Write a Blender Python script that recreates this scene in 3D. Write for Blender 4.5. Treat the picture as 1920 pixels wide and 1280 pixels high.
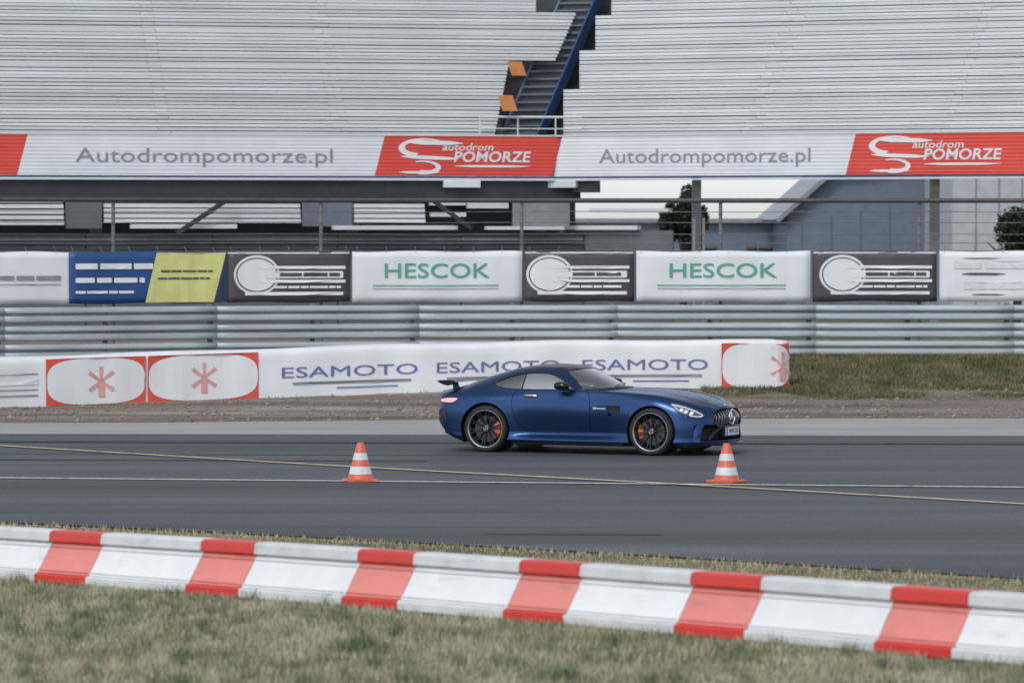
import bpy, bmesh, math, random
import numpy as np
from mathutils import Vector, Matrix
from mathutils.bvhtree import BVHTree
from mathutils.geometry import delaunay_2d_cdt
from mathutils.interpolate import poly_3d_calc

random.seed(7)
rng = np.random.default_rng(7)
R = math.radians
scene = bpy.context.scene
for o in list(bpy.data.objects):
    bpy.data.objects.remove(o)
C = scene.collection

# ------------------------------------------------------------------ camera, sky, sun, exposure
CAM_H = 3.28
cam = bpy.data.cameras.new('camera')
cam.sensor_width = 36.0
cam.lens = 36.0 * 8192 / 1920
cam.clip_start = 0.5
cam.clip_end = 6000
cam.dof.use_dof = True
cam.dof.focus_distance = 63.5
cam.dof.aperture_fstop = 2.8
camo = bpy.data.objects.new('camera', cam)
camo.location = (0, 0, CAM_H)
camo.rotation_euler = (R(90 - 1.469), 0, 0)
C.objects.link(camo)
scene.camera = camo

SUN_EL, SUN_AZ = 48.0, 205.0          # azimuth measured clockwise from +Y (north)
w = bpy.data.worlds.new('World')
scene.world = w
w.use_nodes = True
nt = w.node_tree
bg = nt.nodes['Background']
sky = nt.nodes.new('ShaderNodeTexSky')
sky.sky_type = 'NISHITA'
sky.sun_disc = False
sky.sun_elevation = R(SUN_EL)
sky.sun_rotation = R(SUN_AZ)
sky.air_density = 0.8
sky.dust_density = 1.0
sky.ozone_density = 1.0
hs = nt.nodes.new('ShaderNodeHueSaturation')      # a grey, thinly overcast sky
hs.inputs['Saturation'].default_value = 0.30
nt.links.new(sky.outputs[0], hs.inputs['Color'])
cw = nt.nodes.new('ShaderNodeMix'); cw.data_type = 'RGBA'; cw.blend_type = 'MULTIPLY'
cw.inputs['Factor'].default_value = 1.0
cw.inputs['B'].default_value = (0.975, 0.995, 1.01, 1)
nt.links.new(hs.outputs[0], cw.inputs['A'])
nt.links.new(cw.outputs['Result'], bg.inputs[0])
bg.inputs[1].default_value = 0.15
sl = bpy.data.lights.new('sun', 'SUN')
sl.energy = 1.0
sl.angle = R(14)
sl.color = (1.0, 0.97, 0.94)
so = bpy.data.objects.new('sun', sl)
az, el = R(SUN_AZ), R(SUN_EL)
sd = Vector((math.sin(az) * math.cos(el), math.cos(az) * math.cos(el), math.sin(el)))
so.rotation_euler = (-sd).to_track_quat('-Z', 'Y').to_euler()
so.location = (-20, -20, 40)
C.objects.link(so)
vs = scene.view_settings
vs.view_transform = 'Standard'
vs.look = 'None'
vs.exposure = 0.45
vs.gamma = 1.0
vs.use_curve_mapping = False
scene.render.engine = 'CYCLES'
scene.cycles.use_denoising = True
scene.render.resolution_x = 1024
scene.render.resolution_y = 682

# ------------------------------------------------------------------ materials
def lin(r, g, b):
    f = lambda c: (c / 255 / 12.92) if c / 255 <= 0.04045 else ((c / 255 + 0.055) / 1.055) ** 2.4
    return (f(r), f(g), f(b), 1.0)

def mat(name, col, rough=0.6, metal=0.0, var=0.0, vscale=3.0, bump=0.0, bscale=40.0, spec=0.5,
        coat=0.0, col2=None, stretch=None, detail=4.0, emit=None, emit_s=0.0):
    m = bpy.data.materials.new(name)
    m.use_nodes = True
    t = m.node_tree
    b = t.nodes['Principled BSDF']
    b.inputs['Roughness'].default_value = rough
    b.inputs['Metallic'].default_value = metal
    b.inputs['Specular IOR Level'].default_value = spec
    b.inputs['Coat Weight'].default_value = coat
    b.inputs['Coat Roughness'].default_value = 0.15
    b.inputs['Base Color'].default_value = col
    if emit:
        b.inputs['Emission Color'].default_value = emit
        b.inputs['Emission Strength'].default_value = emit_s
    if var or bump or col2:
        tc = t.nodes.new('ShaderNodeTexCoord')
        mp = t.nodes.new('ShaderNodeMapping')
        if stretch:
            mp.inputs['Scale'].default_value = stretch
        t.links.new(tc.outputs['Object'], mp.inputs[0])
    if var or col2:
        n = t.nodes.new('ShaderNodeTexNoise')
        n.inputs['Scale'].default_value = vscale
        n.inputs['Detail'].default_value = detail
        t.links.new(mp.outputs[0], n.inputs['Vector'])
        r = t.nodes.new('ShaderNodeValToRGB')
        r.color_ramp.elements[0].position = 0.32
        r.color_ramp.elements[1].position = 0.68
        if col2:
            r.color_ramp.elements[0].color = col
            r.color_ramp.elements[1].color = col2
        else:
            r.color_ramp.elements[0].color = tuple(c * (1 - var) for c in col[:3]) + (1,)
            r.color_ramp.elements[1].color = tuple(min(1, c * (1 + var)) for c in col[:3]) + (1,)
        t.links.new(n.outputs[0], r.inputs[0])
        t.links.new(r.outputs[0], b.inputs['Base Color'])
    if bump:
        n2 = t.nodes.new('ShaderNodeTexNoise')
        n2.inputs['Scale'].default_value = bscale
        n2.inputs['Detail'].default_value = 5
        t.links.new(mp.outputs[0], n2.inputs['Vector'])
        bp = t.nodes.new('ShaderNodeBump')
        bp.inputs['Strength'].default_value = bump
        bp.inputs['Distance'].default_value = 0.02
        t.links.new(n2.outputs[0], bp.inputs['Height'])
        t.links.new(bp.outputs[0], b.inputs['Normal'])
    return m

def glass_mat(name, tint, gloss=0.10):
    m = bpy.data.materials.new(name)
    m.use_nodes = True
    t = m.node_tree
    t.nodes.clear()
    out = t.nodes.new('ShaderNodeOutputMaterial')
    tr = t.nodes.new('ShaderNodeBsdfTransparent'); tr.inputs[0].default_value = tint
    gl = t.nodes.new('ShaderNodeBsdfGlossy'); gl.inputs['Roughness'].default_value = 0.03
    fr = t.nodes.new('ShaderNodeFresnel'); fr.inputs[0].default_value = 1.5
    ad = t.nodes.new('ShaderNodeMath'); ad.operation = 'ADD'; ad.inputs[1].default_value = gloss
    mx = t.nodes.new('ShaderNodeMixShader')
    t.links.new(fr.outputs[0], ad.inputs[0]); t.links.new(ad.outputs[0], mx.inputs[0])
    t.links.new(tr.outputs[0], mx.inputs[1]); t.links.new(gl.outputs[0], mx.inputs[2])
    t.links.new(mx.outputs[0], out.inputs[0])
    return m

M = {}
M['paint'] = mat('matte_blue_paint', (0.024, 0.056, 0.145, 1), 0.27, 0.8, spec=0.5)
M['carbon'] = mat('black_carbon', (0.010, 0.010, 0.012, 1), 0.28, spec=0.22)
M['black'] = mat('black_plastic', (0.010, 0.010, 0.012, 1), 0.5, bump=0.1)
M['gloss_black'] = mat('gloss_black', (0.006, 0.006, 0.007, 1), 0.12)
M['rubber'] = mat('tyre_rubber', (0.013, 0.013, 0.014, 1), 0.75, var=0.2, vscale=20)
M['rim_black'] = mat('rim_black', (0.018, 0.018, 0.020, 1), 0.35, 0.3)
M['silver'] = mat('machined_silver', (0.62, 0.63, 0.65, 1), 0.25, 0.9)
M['chrome'] = mat('satin_chrome', (0.75, 0.77, 0.80, 1), 0.18, 1.0)
M['disc'] = mat('brake_disc_metal', (0.10, 0.10, 0.11, 1), 0.45, 0.6)
M['caliper'] = mat('orange_caliper', lin(196, 96, 42), 0.4)
M['glass'] = glass_mat('clear_glass', (0.92, 0.96, 0.95, 1), 0.36)
M['glass_side'] = glass_mat('side_glass', (0.90, 0.94, 0.93, 1), 0.58)
M['lip'] = mat('brushed_lip', (0.42, 0.43, 0.45, 1), 0.35, 0.9)
M['glass_dark'] = glass_mat('tinted_glass', (0.40, 0.42, 0.44, 1), 0.26)
M['lens'] = glass_mat('lamp_lens', (0.90, 0.92, 0.95, 1), 0.06)
M['lamp_in'] = mat('lamp_reflector', (0.22, 0.23, 0.25, 1), 0.3, 0.8)
M['led'] = mat('led_strip', (0.85, 0.87, 0.90, 1), 0.3, emit=(0.9, 0.95, 1, 1), emit_s=0.35)
M['tail'] = mat('tail_lamp', lin(215, 150, 150), 0.2, emit=(1.0, 0.42, 0.38, 1), emit_s=0.35)
M['interior'] = mat('dark_interior', (0.016, 0.016, 0.018, 1), 0.7, var=0.2)
M['plate'] = mat('plate_white', lin(222, 224, 226), 0.4)
M['plate_blue'] = mat('plate_blue', lin(30, 60, 150), 0.4)
M['ink'] = mat('black_ink', (0.012, 0.012, 0.013, 1), 0.5)
M['badge'] = mat('badge_silver', (0.75, 0.77, 0.80, 1), 0.3, 0.6)
M['paper'] = mat('white_paper', (0.75, 0.75, 0.75, 1), 0.8)

# ------------------------------------------------------------------ mesh helpers
class MB:
    def __init__(s):
        s.v = []; s.f = []
    def add(s, vs, fs):
        o = len(s.v)
        s.v += [tuple(p) for p in vs]
        s.f += [tuple(i + o for i in f) for f in fs]
        return s
    def box(s, x0, x1, y0, y1, z0, z1):
        vs = [(x0,y0,z0),(x1,y0,z0),(x1,y1,z0),(x0,y1,z0),(x0,y0,z1),(x1,y0,z1),(x1,y1,z1),(x0,y1,z1)]
        return s.add(vs, [(0,3,2,1),(4,5,6,7),(0,1,5,4),(1,2,6,5),(2,3,7,6),(3,0,4,7)])
    def bar(s, a, b, wx, wz, up=(0,0,1)):
        """rectangular bar from a to b, wx wide sideways, wz along up"""
        a = Vector(a); b = Vector(b); d = (b - a).normalized()
        u = Vector(up); sd_ = d.cross(u)
        if sd_.length < 1e-4: sd_ = d.cross(Vector((1, 0, 0)))
        sd_.normalize(); u = sd_.cross(d).normalized()
        vs = []
        for p in (a, b):
            for i, j in ((-1,-1),(1,-1),(1,1),(-1,1)):
                vs.append(p + sd_ * (wx/2*i) + u * (wz/2*j))
        return s.add(vs, [(3,2,1,0),(4,5,6,7),(0,1,5,4),(1,2,6,5),(2,3,7,6),(3,0,4,7)])
    def tube(s, pts, r, n=8, closed=False, cap=True):
        pts = [Vector(p) for p in pts]
        rs = r if isinstance(r, (list, tuple)) else [r] * len(pts)
        N = len(pts); vs = []; prev = None
        for i, p in enumerate(pts):
            if closed: d = pts[(i+1) % N] - pts[i-1]
            else: d = pts[min(i+1, N-1)] - pts[max(i-1, 0)]
            d.normalize()
            if prev is None:
                a = Vector((0,0,1)) if abs(d.z) < 0.9 else Vector((1,0,0))
                u = d.cross(a).normalized()
            else:
                u = (prev - d * prev.dot(d)).normalized()
            prev = u; v = d.cross(u)
            for k in range(n):
                t = 2*math.pi*k/n
                vs.append(p + (u*math.cos(t) + v*math.sin(t)) * rs[i])
        fs = []
        for i in range(N if closed else N-1):
            j = (i+1) % N
            for k in range(n):
                l = (k+1) % n
                fs.append((i*n+k, i*n+l, j*n+l, j*n+k))
        if cap and not closed:
            fs.append(tuple(range(n-1, -1, -1))); fs.append(tuple((N-1)*n+k for k in range(n)))
        return s.add(vs, fs)
    def lathe(s, prof, n=48, axis='y', o=(0,0,0), closed=False):
        """prof: (radius, along axis) list"""
        vs = []; P = len(prof)
        for k in range(n):
            t = 2*math.pi*k/n; c, q = math.cos(t), math.sin(t)
            for r, a in prof:
                if axis == 'y': vs.append((o[0]+r*c, o[1]+a, o[2]+r*q))
                elif axis == 'x': vs.append((o[0]+a, o[1]+r*c, o[2]+r*q))
                else: vs.append((o[0]+r*c, o[1]+r*q, o[2]+a))
        fs = []
        for k in range(n):
            l = (k+1) % n
            for i in range(P if closed else P-1):
                j = (i+1) % P
                fs.append((k*P+i, k*P+j, l*P+j, l*P+i))
        return s.add(vs, fs)
    def prism(s, poly, fn, a, b):
        """poly of (u,v) extruded between a and b; fn(u,v,w)->xyz"""
        n = len(poly)
        vs = [fn(u, v, a) for u, v in poly] + [fn(u, v, b) for u, v in poly]
        fs = [tuple(range(n-1, -1, -1)), tuple(range(n, 2*n))]
        for i in range(n):
            j = (i+1) % n
            fs.append((i, j, n+j, n+i))
        return s.add(vs, fs)
    def mesh(s, name, fix=True):
        me = bpy.data.meshes.new(name)
        me.from_pydata([tuple(p) for p in s.v], [], s.f)
        if fix:
            bm = bmesh.new(); bm.from_mesh(me)
            bmesh.ops.recalc_face_normals(bm, faces=bm.faces)
            bm.to_mesh(me); bm.free()
        return me
    def build(s, name, m, parent=None, smooth=False, angle=35, bevel=0.0, fix=True):
        return obj(name, s.mesh(name, fix), m, parent, smooth, angle, bevel)

def obj(name, me, m=None, parent=None, smooth=False, angle=35, bevel=0.0):
    if m is not None and not me.materials:
        me.materials.append(m)
    o = bpy.data.objects.new(name, me)
    C.objects.link(o)
    if parent is not None: o.parent = parent
    if smooth:
        me.shade_smooth()
        me.set_sharp_from_angle(angle=R(angle))
    if bevel:
        md = o.modifiers.new('bevel', 'BEVEL'); md.width = bevel; md.segments = 2; md.limit_method = 'ANGLE'
    return o

def empty(name, loc=(0,0,0), rz=0.0):
    o = bpy.data.objects.new(name, None)
    o.empty_display_size = 0.2
    o.location = loc; o.rotation_euler = (0, 0, rz)
    C.objects.link(o)
    return o

def tag(o, label, cat, group=None):
    o['label'] = label; o['category'] = cat
    if group: o['group'] = group
    return o

def struct(o):
    o['kind'] = 'structure'; return o

def stuff(o, label=None, cat=None):
    o['kind'] = 'stuff'
    if label: o['label'] = label
    if cat: o['category'] = cat
    return o

def text_mb(txt, height, width=None, shear=0.0, space=1.0, bold=0.0):
    """flat lettering as mesh data in a local u,v plane, centred; returns (verts2d, faces)"""
    cu = bpy.data.curves.new('txt', 'FONT')
    cu.body = txt; cu.size = 1.0; cu.align_x = 'CENTER'; cu.align_y = 'CENTER'
    cu.shear = shear; cu.space_character = space; cu.offset = bold
    cu.resolution_u = 3
    o = bpy.data.objects.new('txt', cu); C.objects.link(o)
    dg = bpy.context.evaluated_depsgraph_get()
    me = bpy.data.meshes.new_from_object(o.evaluated_get(dg))
    vs = [(v.co.x, v.co.y) for v in me.vertices]; fs = [tuple(p.vertices) for p in me.polygons]
    bpy.data.objects.remove(o); bpy.data.curves.remove(cu); bpy.data.meshes.remove(me)
    xs = [p[0] for p in vs]; ys = [p[1] for p in vs]
    cx, cy = (min(xs)+max(xs))/2, (min(ys)+max(ys))/2
    sy = height / (max(ys)-min(ys)); sx = width / (max(xs)-min(xs)) if width else sy
    return [((x-cx)*sx, (y-cy)*sy) for x, y in vs], fs

def lettering(name, txt, u, v, height, m, parent, off, width=None, fn=None, **kw):
    """letters on the front (-y) side of a local panel"""
    vs, fs = text_mb(txt, height, width, **kw)
    fn = fn or (lambda a, b, w_: (a, w_, b))
    mb = MB(); mb.add([fn(u+a, v+b, off) for a, b in vs], fs)
    return mb.build(name, m, parent, fix=False)

def pchip(keys):
    xs = np.array([k[0] for k in keys], float); ys = np.array([k[1] for k in keys], float)
    h = np.diff(xs); d = np.diff(ys)/h
    m = np.zeros(len(xs))
    for i in range(1, len(xs)-1):
        if d[i-1]*d[i] > 0:
            w1 = 2*h[i]+h[i-1]; w2 = h[i]+2*h[i-1]
            m[i] = (w1+w2)/(w1/d[i-1]+w2/d[i])
    m[0] = d[0]; m[-1] = d[-1]
    def f(x):
        x = min(max(x, xs[0]), xs[-1])
        i = int(min(max(np.searchsorted(xs, x)-1, 0), len(xs)-2))
        t = (x-xs[i])/h[i]
        return ((1+2*t)*(1-t)**2*ys[i] + t*(1-t)**2*h[i]*m[i] + t*t*(3-2*t)*ys[i+1] + t*t*(t-1)*h[i]*m[i+1])
    return f

def sstep(a, b, x):
    t = min(1, max(0, (x-a)/(b-a))); return t*t*(3-2*t)

def mix(a, b, t): return a + (b-a)*t

# ================================================================== THE SETTING
M['asphalt'] = mat('asphalt', (0.042, 0.046, 0.054, 1), 0.66, bump=0.35, bscale=90, col2=(0.066, 0.071, 0.081, 1), vscale=0.55, stretch=(0.25, 1.0, 1.0), detail=7)
def asphalt_mat():
    m = M['asphalt']; t = m.node_tree; b = t.nodes['Principled BSDF']
    g = t.nodes.new('ShaderNodeNewGeometry')
    src = b.inputs['Base Color'].links[0].from_socket
    def layer(src, scale, stretch, lo, hi, p0, p1, det=3):
        mp = t.nodes.new('ShaderNodeMapping'); mp.inputs['Scale'].default_value = stretch
        t.links.new(g.outputs['Position'], mp.inputs[0])
        n = t.nodes.new('ShaderNodeTexNoise'); n.inputs['Scale'].default_value = scale; n.inputs['Detail'].default_value = det
        t.links.new(mp.outputs[0], n.inputs['Vector'])
        r = t.nodes.new('ShaderNodeMapRange'); r.inputs[1].default_value = p0; r.inputs[2].default_value = p1; r.inputs[3].default_value = lo; r.inputs[4].default_value = hi
        t.links.new(n.outputs[0], r.inputs[0])
        mx = t.nodes.new('ShaderNodeMix'); mx.data_type = 'RGBA'; mx.blend_type = 'MULTIPLY'; mx.inputs['Factor'].default_value = 1
        cc = t.nodes.new('ShaderNodeCombineColor')
        for k in range(3): t.links.new(r.outputs[0], cc.inputs[k])
        t.links.new(src, mx.inputs['A']); t.links.new(cc.outputs[0], mx.inputs['B'])
        return mx.outputs['Result']
    o = layer(src, 28, (1, 0.5, 1), 0.72, 1.35, 0.3, 0.7)          # aggregate
    o = layer(o, 0.35, (0.10, 1.0, 1), 0.70, 1.32, 0.35, 0.65, 6)  # rubbered and bleached lanes
    o = layer(o, 1.7, (0.06, 1.4, 1), 0.82, 1.18, 0.35, 0.65, 5)   # fine drag streaks
    t.links.new(o, b.inputs['Base Color'])
asphalt_mat()
M['concrete'] = mat('concrete_apron', (0.25, 0.25, 0.245, 1), 0.85, bump=0.2, bscale=30, col2=(0.34, 0.335, 0.325, 1), vscale=0.8, stretch=(0.35, 1, 1), detail=8)
M['white_line'] = mat('white_road_paint', (0.75, 0.76, 0.78, 1), 0.7, var=0.2, vscale=9)
M['yellow_line'] = mat('yellow_road_paint', (0.68, 0.56, 0.26, 1), 0.7, var=0.25, vscale=9)
M['tyremark'] = mat('tyre_mark', (0.030, 0.032, 0.037, 1), 0.75, var=0.45, vscale=3)
M['galv'] = mat('galvanised_steel', (0.40, 0.45, 0.475, 1), 0.5, 0.25, var=0.13, vscale=1.6, bump=0.05, stretch=(0.4, 1, 3))
M['rail_dark'] = mat('dark_rail_paint', (0.055, 0.055, 0.06, 1), 0.5, var=0.2)
M['galv_dark'] = mat('weathered_steel', (0.16, 0.17, 0.18, 1), 0.6, 0.4, var=0.2)
M['vinyl_white'] = mat('white_vinyl', (0.66, 0.68, 0.71, 1), 0.55, var=0.06, vscale=1.3, bump=0.15, bscale=3)
M['vinyl_dark'] = mat('charcoal_vinyl', (0.060, 0.056, 0.062, 1), 0.5, var=0.1, bump=0.1, bscale=3)
M['vinyl_navy'] = mat('navy_vinyl', (0.018, 0.030, 0.065, 1), 0.5, var=0.1)
M['vinyl_blue'] = mat('blue_vinyl', (0.012, 0.060, 0.20, 1), 0.5, var=0.08)
M['vinyl_yellow'] = mat('yellow_vinyl', (0.62, 0.60, 0.22, 1), 0.5, var=0.08)
M['green_ink'] = mat('green_print', (0.085, 0.33, 0.25, 1), 0.5)
M['grey_ink'] = mat('grey_print', (0.22, 0.24, 0.27, 1), 0.5)
M['blue_ink'] = mat('blue_print', (0.11, 0.14, 0.32, 1), 0.5)
M['red_ink'] = mat('red_print', (0.62, 0.075, 0.045, 1), 0.5, var=0.06)
M['pink_ink'] = mat('faded_red_print', (0.62, 0.30, 0.28, 1), 0.5, var=0.1)
M['white_ink'] = mat('white_print', (0.68, 0.69, 0.71, 1), 0.5)
M['bench'] = mat('white_bench_paint', (0.56, 0.585, 0.60, 1), 0.55, var=0.05, vscale=0.9, stretch=(0.5, 1, 1), bump=0.05)
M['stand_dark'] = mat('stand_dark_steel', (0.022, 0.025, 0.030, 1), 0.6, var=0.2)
M['stand_grey'] = mat('stand_grey_cladding', (0.10, 0.105, 0.115, 1), 0.6, var=0.15, vscale=1.5)
M['stand_mid'] = mat('stand_mid_grey', (0.20, 0.20, 0.21, 1), 0.65, var=0.12)
M['stand_blue'] = mat('stand_blue_paint', (0.016, 0.050, 0.13, 1), 0.45, var=0.1)
M['stand_slate'] = mat('stand_slate_panel', (0.11, 0.135, 0.17, 1), 0.55, var=0.1)
M['orange'] = mat('orange_plastic', (0.55, 0.20, 0.06, 1), 0.5, var=0.1)
M['hall'] = mat('slate_cladding', (0.13, 0.165, 0.22, 1), 0.6, var=0.08)
M['hall_light'] = mat('light_cladding', (0.40, 0.43, 0.46, 1), 0.6, var=0.08)
M['roof_grey'] = mat('roof_sheet', (0.22, 0.24, 0.26, 1), 0.5, var=0.1)
M['bark'] = mat('bark', (0.055, 0.045, 0.036, 1), 0.9, var=0.3)
M['block_red'] = mat('red_plastic', (0.60, 0.040, 0.028, 1), 0.4, var=0.07, bump=0.08, bscale=12)
M['block_faded'] = mat('sun_faded_red_plastic', (0.66, 0.215, 0.185, 1), 0.5, var=0.08, vscale=2.0, bump=0.08, bscale=12)
M['block_white'] = mat('white_plastic', (0.70, 0.71, 0.72, 1), 0.5, var=0.05, vscale=2.5, bump=0.08, bscale=12)
M['block_grey'] = mat('shaded_white_plastic', (0.60, 0.615, 0.62, 1), 0.55, var=0.10, vscale=3, bump=0.08, bscale=12)  # shade of the upright rims and plinths put into the white; also grey print
M['cone_red'] = mat('cone_orange_red', (0.55, 0.115, 0.065, 1), 0.5, var=0.12, vscale=8)
M['cone_white'] = mat('cone_white', (0.60, 0.60, 0.62, 1), 0.4, var=0.12, vscale=8)

def wear(m, amount, col, scale, stretch, p0=0.58, p1=0.72, per_object=0.0):
    """scuffs and dirt with a shape of their own, plus a little piece-to-piece variation"""
    t = m.node_tree; b = t.nodes['Principled BSDF']
    src = b.inputs['Base Color'].links[0].from_socket
    tc = t.nodes.new('ShaderNodeTexCoord'); oi = t.nodes.new('ShaderNodeObjectInfo')
    mp = t.nodes.new('ShaderNodeMapping'); mp.inputs['Scale'].default_value = stretch
    ad = t.nodes.new('ShaderNodeVectorMath'); ad.operation = 'ADD'
    t.links.new(tc.outputs['Object'], ad.inputs[0])
    ml = t.nodes.new('ShaderNodeMath'); ml.operation = 'MULTIPLY'; ml.inputs[1].default_value = 37.0
    t.links.new(oi.outputs['Random'], ml.inputs[0]); t.links.new(ml.outputs[0], ad.inputs[1])
    t.links.new(ad.outputs[0], mp.inputs[0])
    n = t.nodes.new('ShaderNodeTexNoise'); n.inputs['Scale'].default_value = scale; n.inputs['Detail'].default_value = 8; n.inputs['Roughness'].default_value = 0.65
    t.links.new(mp.outputs[0], n.inputs['Vector'])
    r = t.nodes.new('ShaderNodeMapRange'); r.inputs[1].default_value = p0; r.inputs[2].default_value = p1; r.inputs[3].default_value = 0; r.inputs[4].default_value = amount
    t.links.new(n.outputs[0], r.inputs[0])
    mx = t.nodes.new('ShaderNodeMix'); mx.data_type = 'RGBA'; mx.inputs['B'].default_value = col
    t.links.new(r.outputs[0], mx.inputs['Factor']); t.links.new(src, mx.inputs['A'])
    out = mx.outputs['Result']
    if per_object:
        h = t.nodes.new('ShaderNodeHueSaturation')
        v = t.nodes.new('ShaderNodeMapRange'); v.inputs[3].default_value = 1-per_object; v.inputs[4].default_value = 1+per_object
        t.links.new(oi.outputs['Random'], v.inputs[0]); t.links.new(v.outputs[0], h.inputs['Value']); t.links.new(out, h.inputs['Color'])
        out = h.outputs[0]
    t.links.new(out, b.inputs['Base Color'])
wear(M['bench'], 0.25, (0.22, 0.21, 0.20, 1), 1.1, (0.6, 3, 6), 0.60, 0.80, 0.06)
for k_ in ('block_red', 'block_faded', 'block_white', 'block_grey'):
    wear(M[k_], 0.55, (0.17, 0.155, 0.14, 1), 2.6, (0.7, 2, 3.5), 0.58, 0.78, 0.03)
wear(M['galv'], 0.4, (0.20, 0.19, 0.18, 1), 0.9, (0.5, 1, 4), 0.56, 0.75, 0.05)
wear(M['white_line'], 0.8, (0.08, 0.085, 0.095, 1), 3.0, (1, 1, 1), 0.55, 0.68)
wear(M['yellow_line'], 0.8, (0.08, 0.085, 0.095, 1), 3.0, (1, 1, 1), 0.55, 0.68)

def ground_mat():
    m = bpy.data.materials.new('ground_soil')
    m.use_nodes = True
    t = m.node_tree; b = t.nodes['Principled BSDF']
    b.inputs['Roughness'].default_value = 0.95
    b.inputs['Specular IOR Level'].default_value = 0.15
    g = t.nodes.new('ShaderNodeNewGeometry')
    def noise(sc, stretch, det=8):
        mp = t.nodes.new('ShaderNodeMapping'); mp.inputs['Scale'].default_value = stretch
        t.links.new(g.outputs['Position'], mp.inputs[0])
        n = t.nodes.new('ShaderNodeTexNoise'); n.inputs['Scale'].default_value = sc; n.inputs['Detail'].default_value = det
        t.links.new(mp.outputs[0], n.inputs['Vector']); return n
    def ramp(n, stops):
        r = t.nodes.new('ShaderNodeValToRGB')
        e = r.color_ramp.elements
        e[0].position, e[0].color = stops[0]; e[1].position, e[1].color = stops[-1]
        for p, c in stops[1:-1]:
            x = e.new(p); x.color = c
        t.links.new(n.outputs[0], r.inputs[0]); return r
    dirt = ramp(noise(0.9, (0.12, 1.0, 1)), [(0.30, (0.105, 0.080, 0.065, 1)), (0.46, (0.185, 0.145, 0.120, 1)), (0.60, (0.25, 0.205, 0.172, 1)), (0.74, (0.36, 0.32, 0.285, 1))])
    turf = ramp(noise(0.8, (0.5, 1.0, 1)), [(0.32, (0.060, 0.068, 0.038, 1)), (0.52, (0.125, 0.120, 0.068, 1)), (0.7, (0.22, 0.185, 0.115, 1))])
    at = t.nodes.new('ShaderNodeVertexColor'); at.layer_name = 'turf'
    ed = noise(1.6, (0.5, 1, 1), 6)
    sb = t.nodes.new('ShaderNodeMath'); sb.operation = 'SUBTRACT'; sb.inputs[1].default_value = 0.5
    t.links.new(ed.outputs[0], sb.inputs[0])
    ma = t.nodes.new('ShaderNodeMath'); ma.operation = 'MULTIPLY_ADD'; ma.inputs[1].default_value = 1.6
    t.links.new(sb.outputs[0], ma.inputs[0]); t.links.new(at.outputs['Color'], ma.inputs[2])
    cl = t.nodes.new('ShaderNodeClamp'); t.links.new(ma.outputs[0], cl.inputs[0])
    mx = t.nodes.new('ShaderNodeMix'); mx.data_type = 'RGBA'
    t.links.new(cl.outputs[0], mx.inputs['Factor'])
    t.links.new(dirt.outputs[0], mx.inputs['A']); t.links.new(turf.outputs[0], mx.inputs['B'])
    t.links.new(mx.outputs['Result'], b.inputs['Base Color'])
    bn = noise(14, (1, 1, 1), 8); bp = t.nodes.new('ShaderNodeBump')
    bp.inputs['Strength'].default_value = 0.6; bp.inputs['Distance'].default_value = 0.04
    t.links.new(bn.outputs[0], bp.inputs['Height']); t.links.new(bp.outputs[0], b.inputs['Normal'])
    return m
M['ground'] = ground_mat()

def grass_mat(name, stops):
    m = bpy.data.materials.new(name)
    m.use_nodes = True
    t = m.node_tree; b = t.nodes['Principled BSDF']
    b.inputs['Roughness'].default_value = 0.7
    b.inputs['Specular IOR Level'].default_value = 0.2
    g = t.nodes.new('ShaderNodeNewGeometry')
    mp = t.nodes.new('ShaderNodeMapping'); mp.inputs['Scale'].default_value = (0.8, 0.45, 1)
    t.links.new(g.outputs['Position'], mp.inputs[0])
    n = t.nodes.new('ShaderNodeTexNoise'); n.inputs['Scale'].default_value = 1.9; n.inputs['Detail'].default_value = 7; n.inputs['Roughness'].default_value = 0.6
    t.links.new(mp.outputs[0], n.inputs['Vector'])
    a = t.nodes.new('ShaderNodeMath'); a.operation = 'MULTIPLY_ADD'; a.inputs[1].default_value = 0.28
    t.links.new(g.outputs['Random Per Island'], a.inputs[0]); t.links.new(n.outputs[0], a.inputs[2])
    r = t.nodes.new('ShaderNodeValToRGB'); e = r.color_ramp.elements
    e[0].position, e[0].color = stops[0]; e[1].position, e[1].color = stops[-1]
    for p, c in stops[1:-1]:
        x = e.new(p); x.color = c
    t.links.new(a.outputs[0], r.inputs[0]); t.links.new(r.outputs[0], b.inputs['Base Color'])
    return m
M['grass_near'] = grass_mat('mown_grass', [(0.36, (0.105, 0.135, 0.070, 1)), (0.50, (0.20, 0.225, 0.13, 1)), (0.62, (0.38, 0.375, 0.25, 1)), (0.86, (0.55, 0.51, 0.37, 1))])
M['grass_bank'] = grass_mat('bank_grass', [(0.36, (0.050, 0.060, 0.028, 1)), (0.55, (0.095, 0.095, 0.045, 1)), (0.72, (0.17, 0.145, 0.080, 1)), (0.9, (0.26, 0.215, 0.14, 1))])
M['grass_dry'] = grass_mat('dry_verge_grass', [(0.36, (0.24, 0.22, 0.12, 1)), (0.6, (0.42, 0.37, 0.225, 1)), (0.9, (0.58, 0.51, 0.33, 1))])

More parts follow.
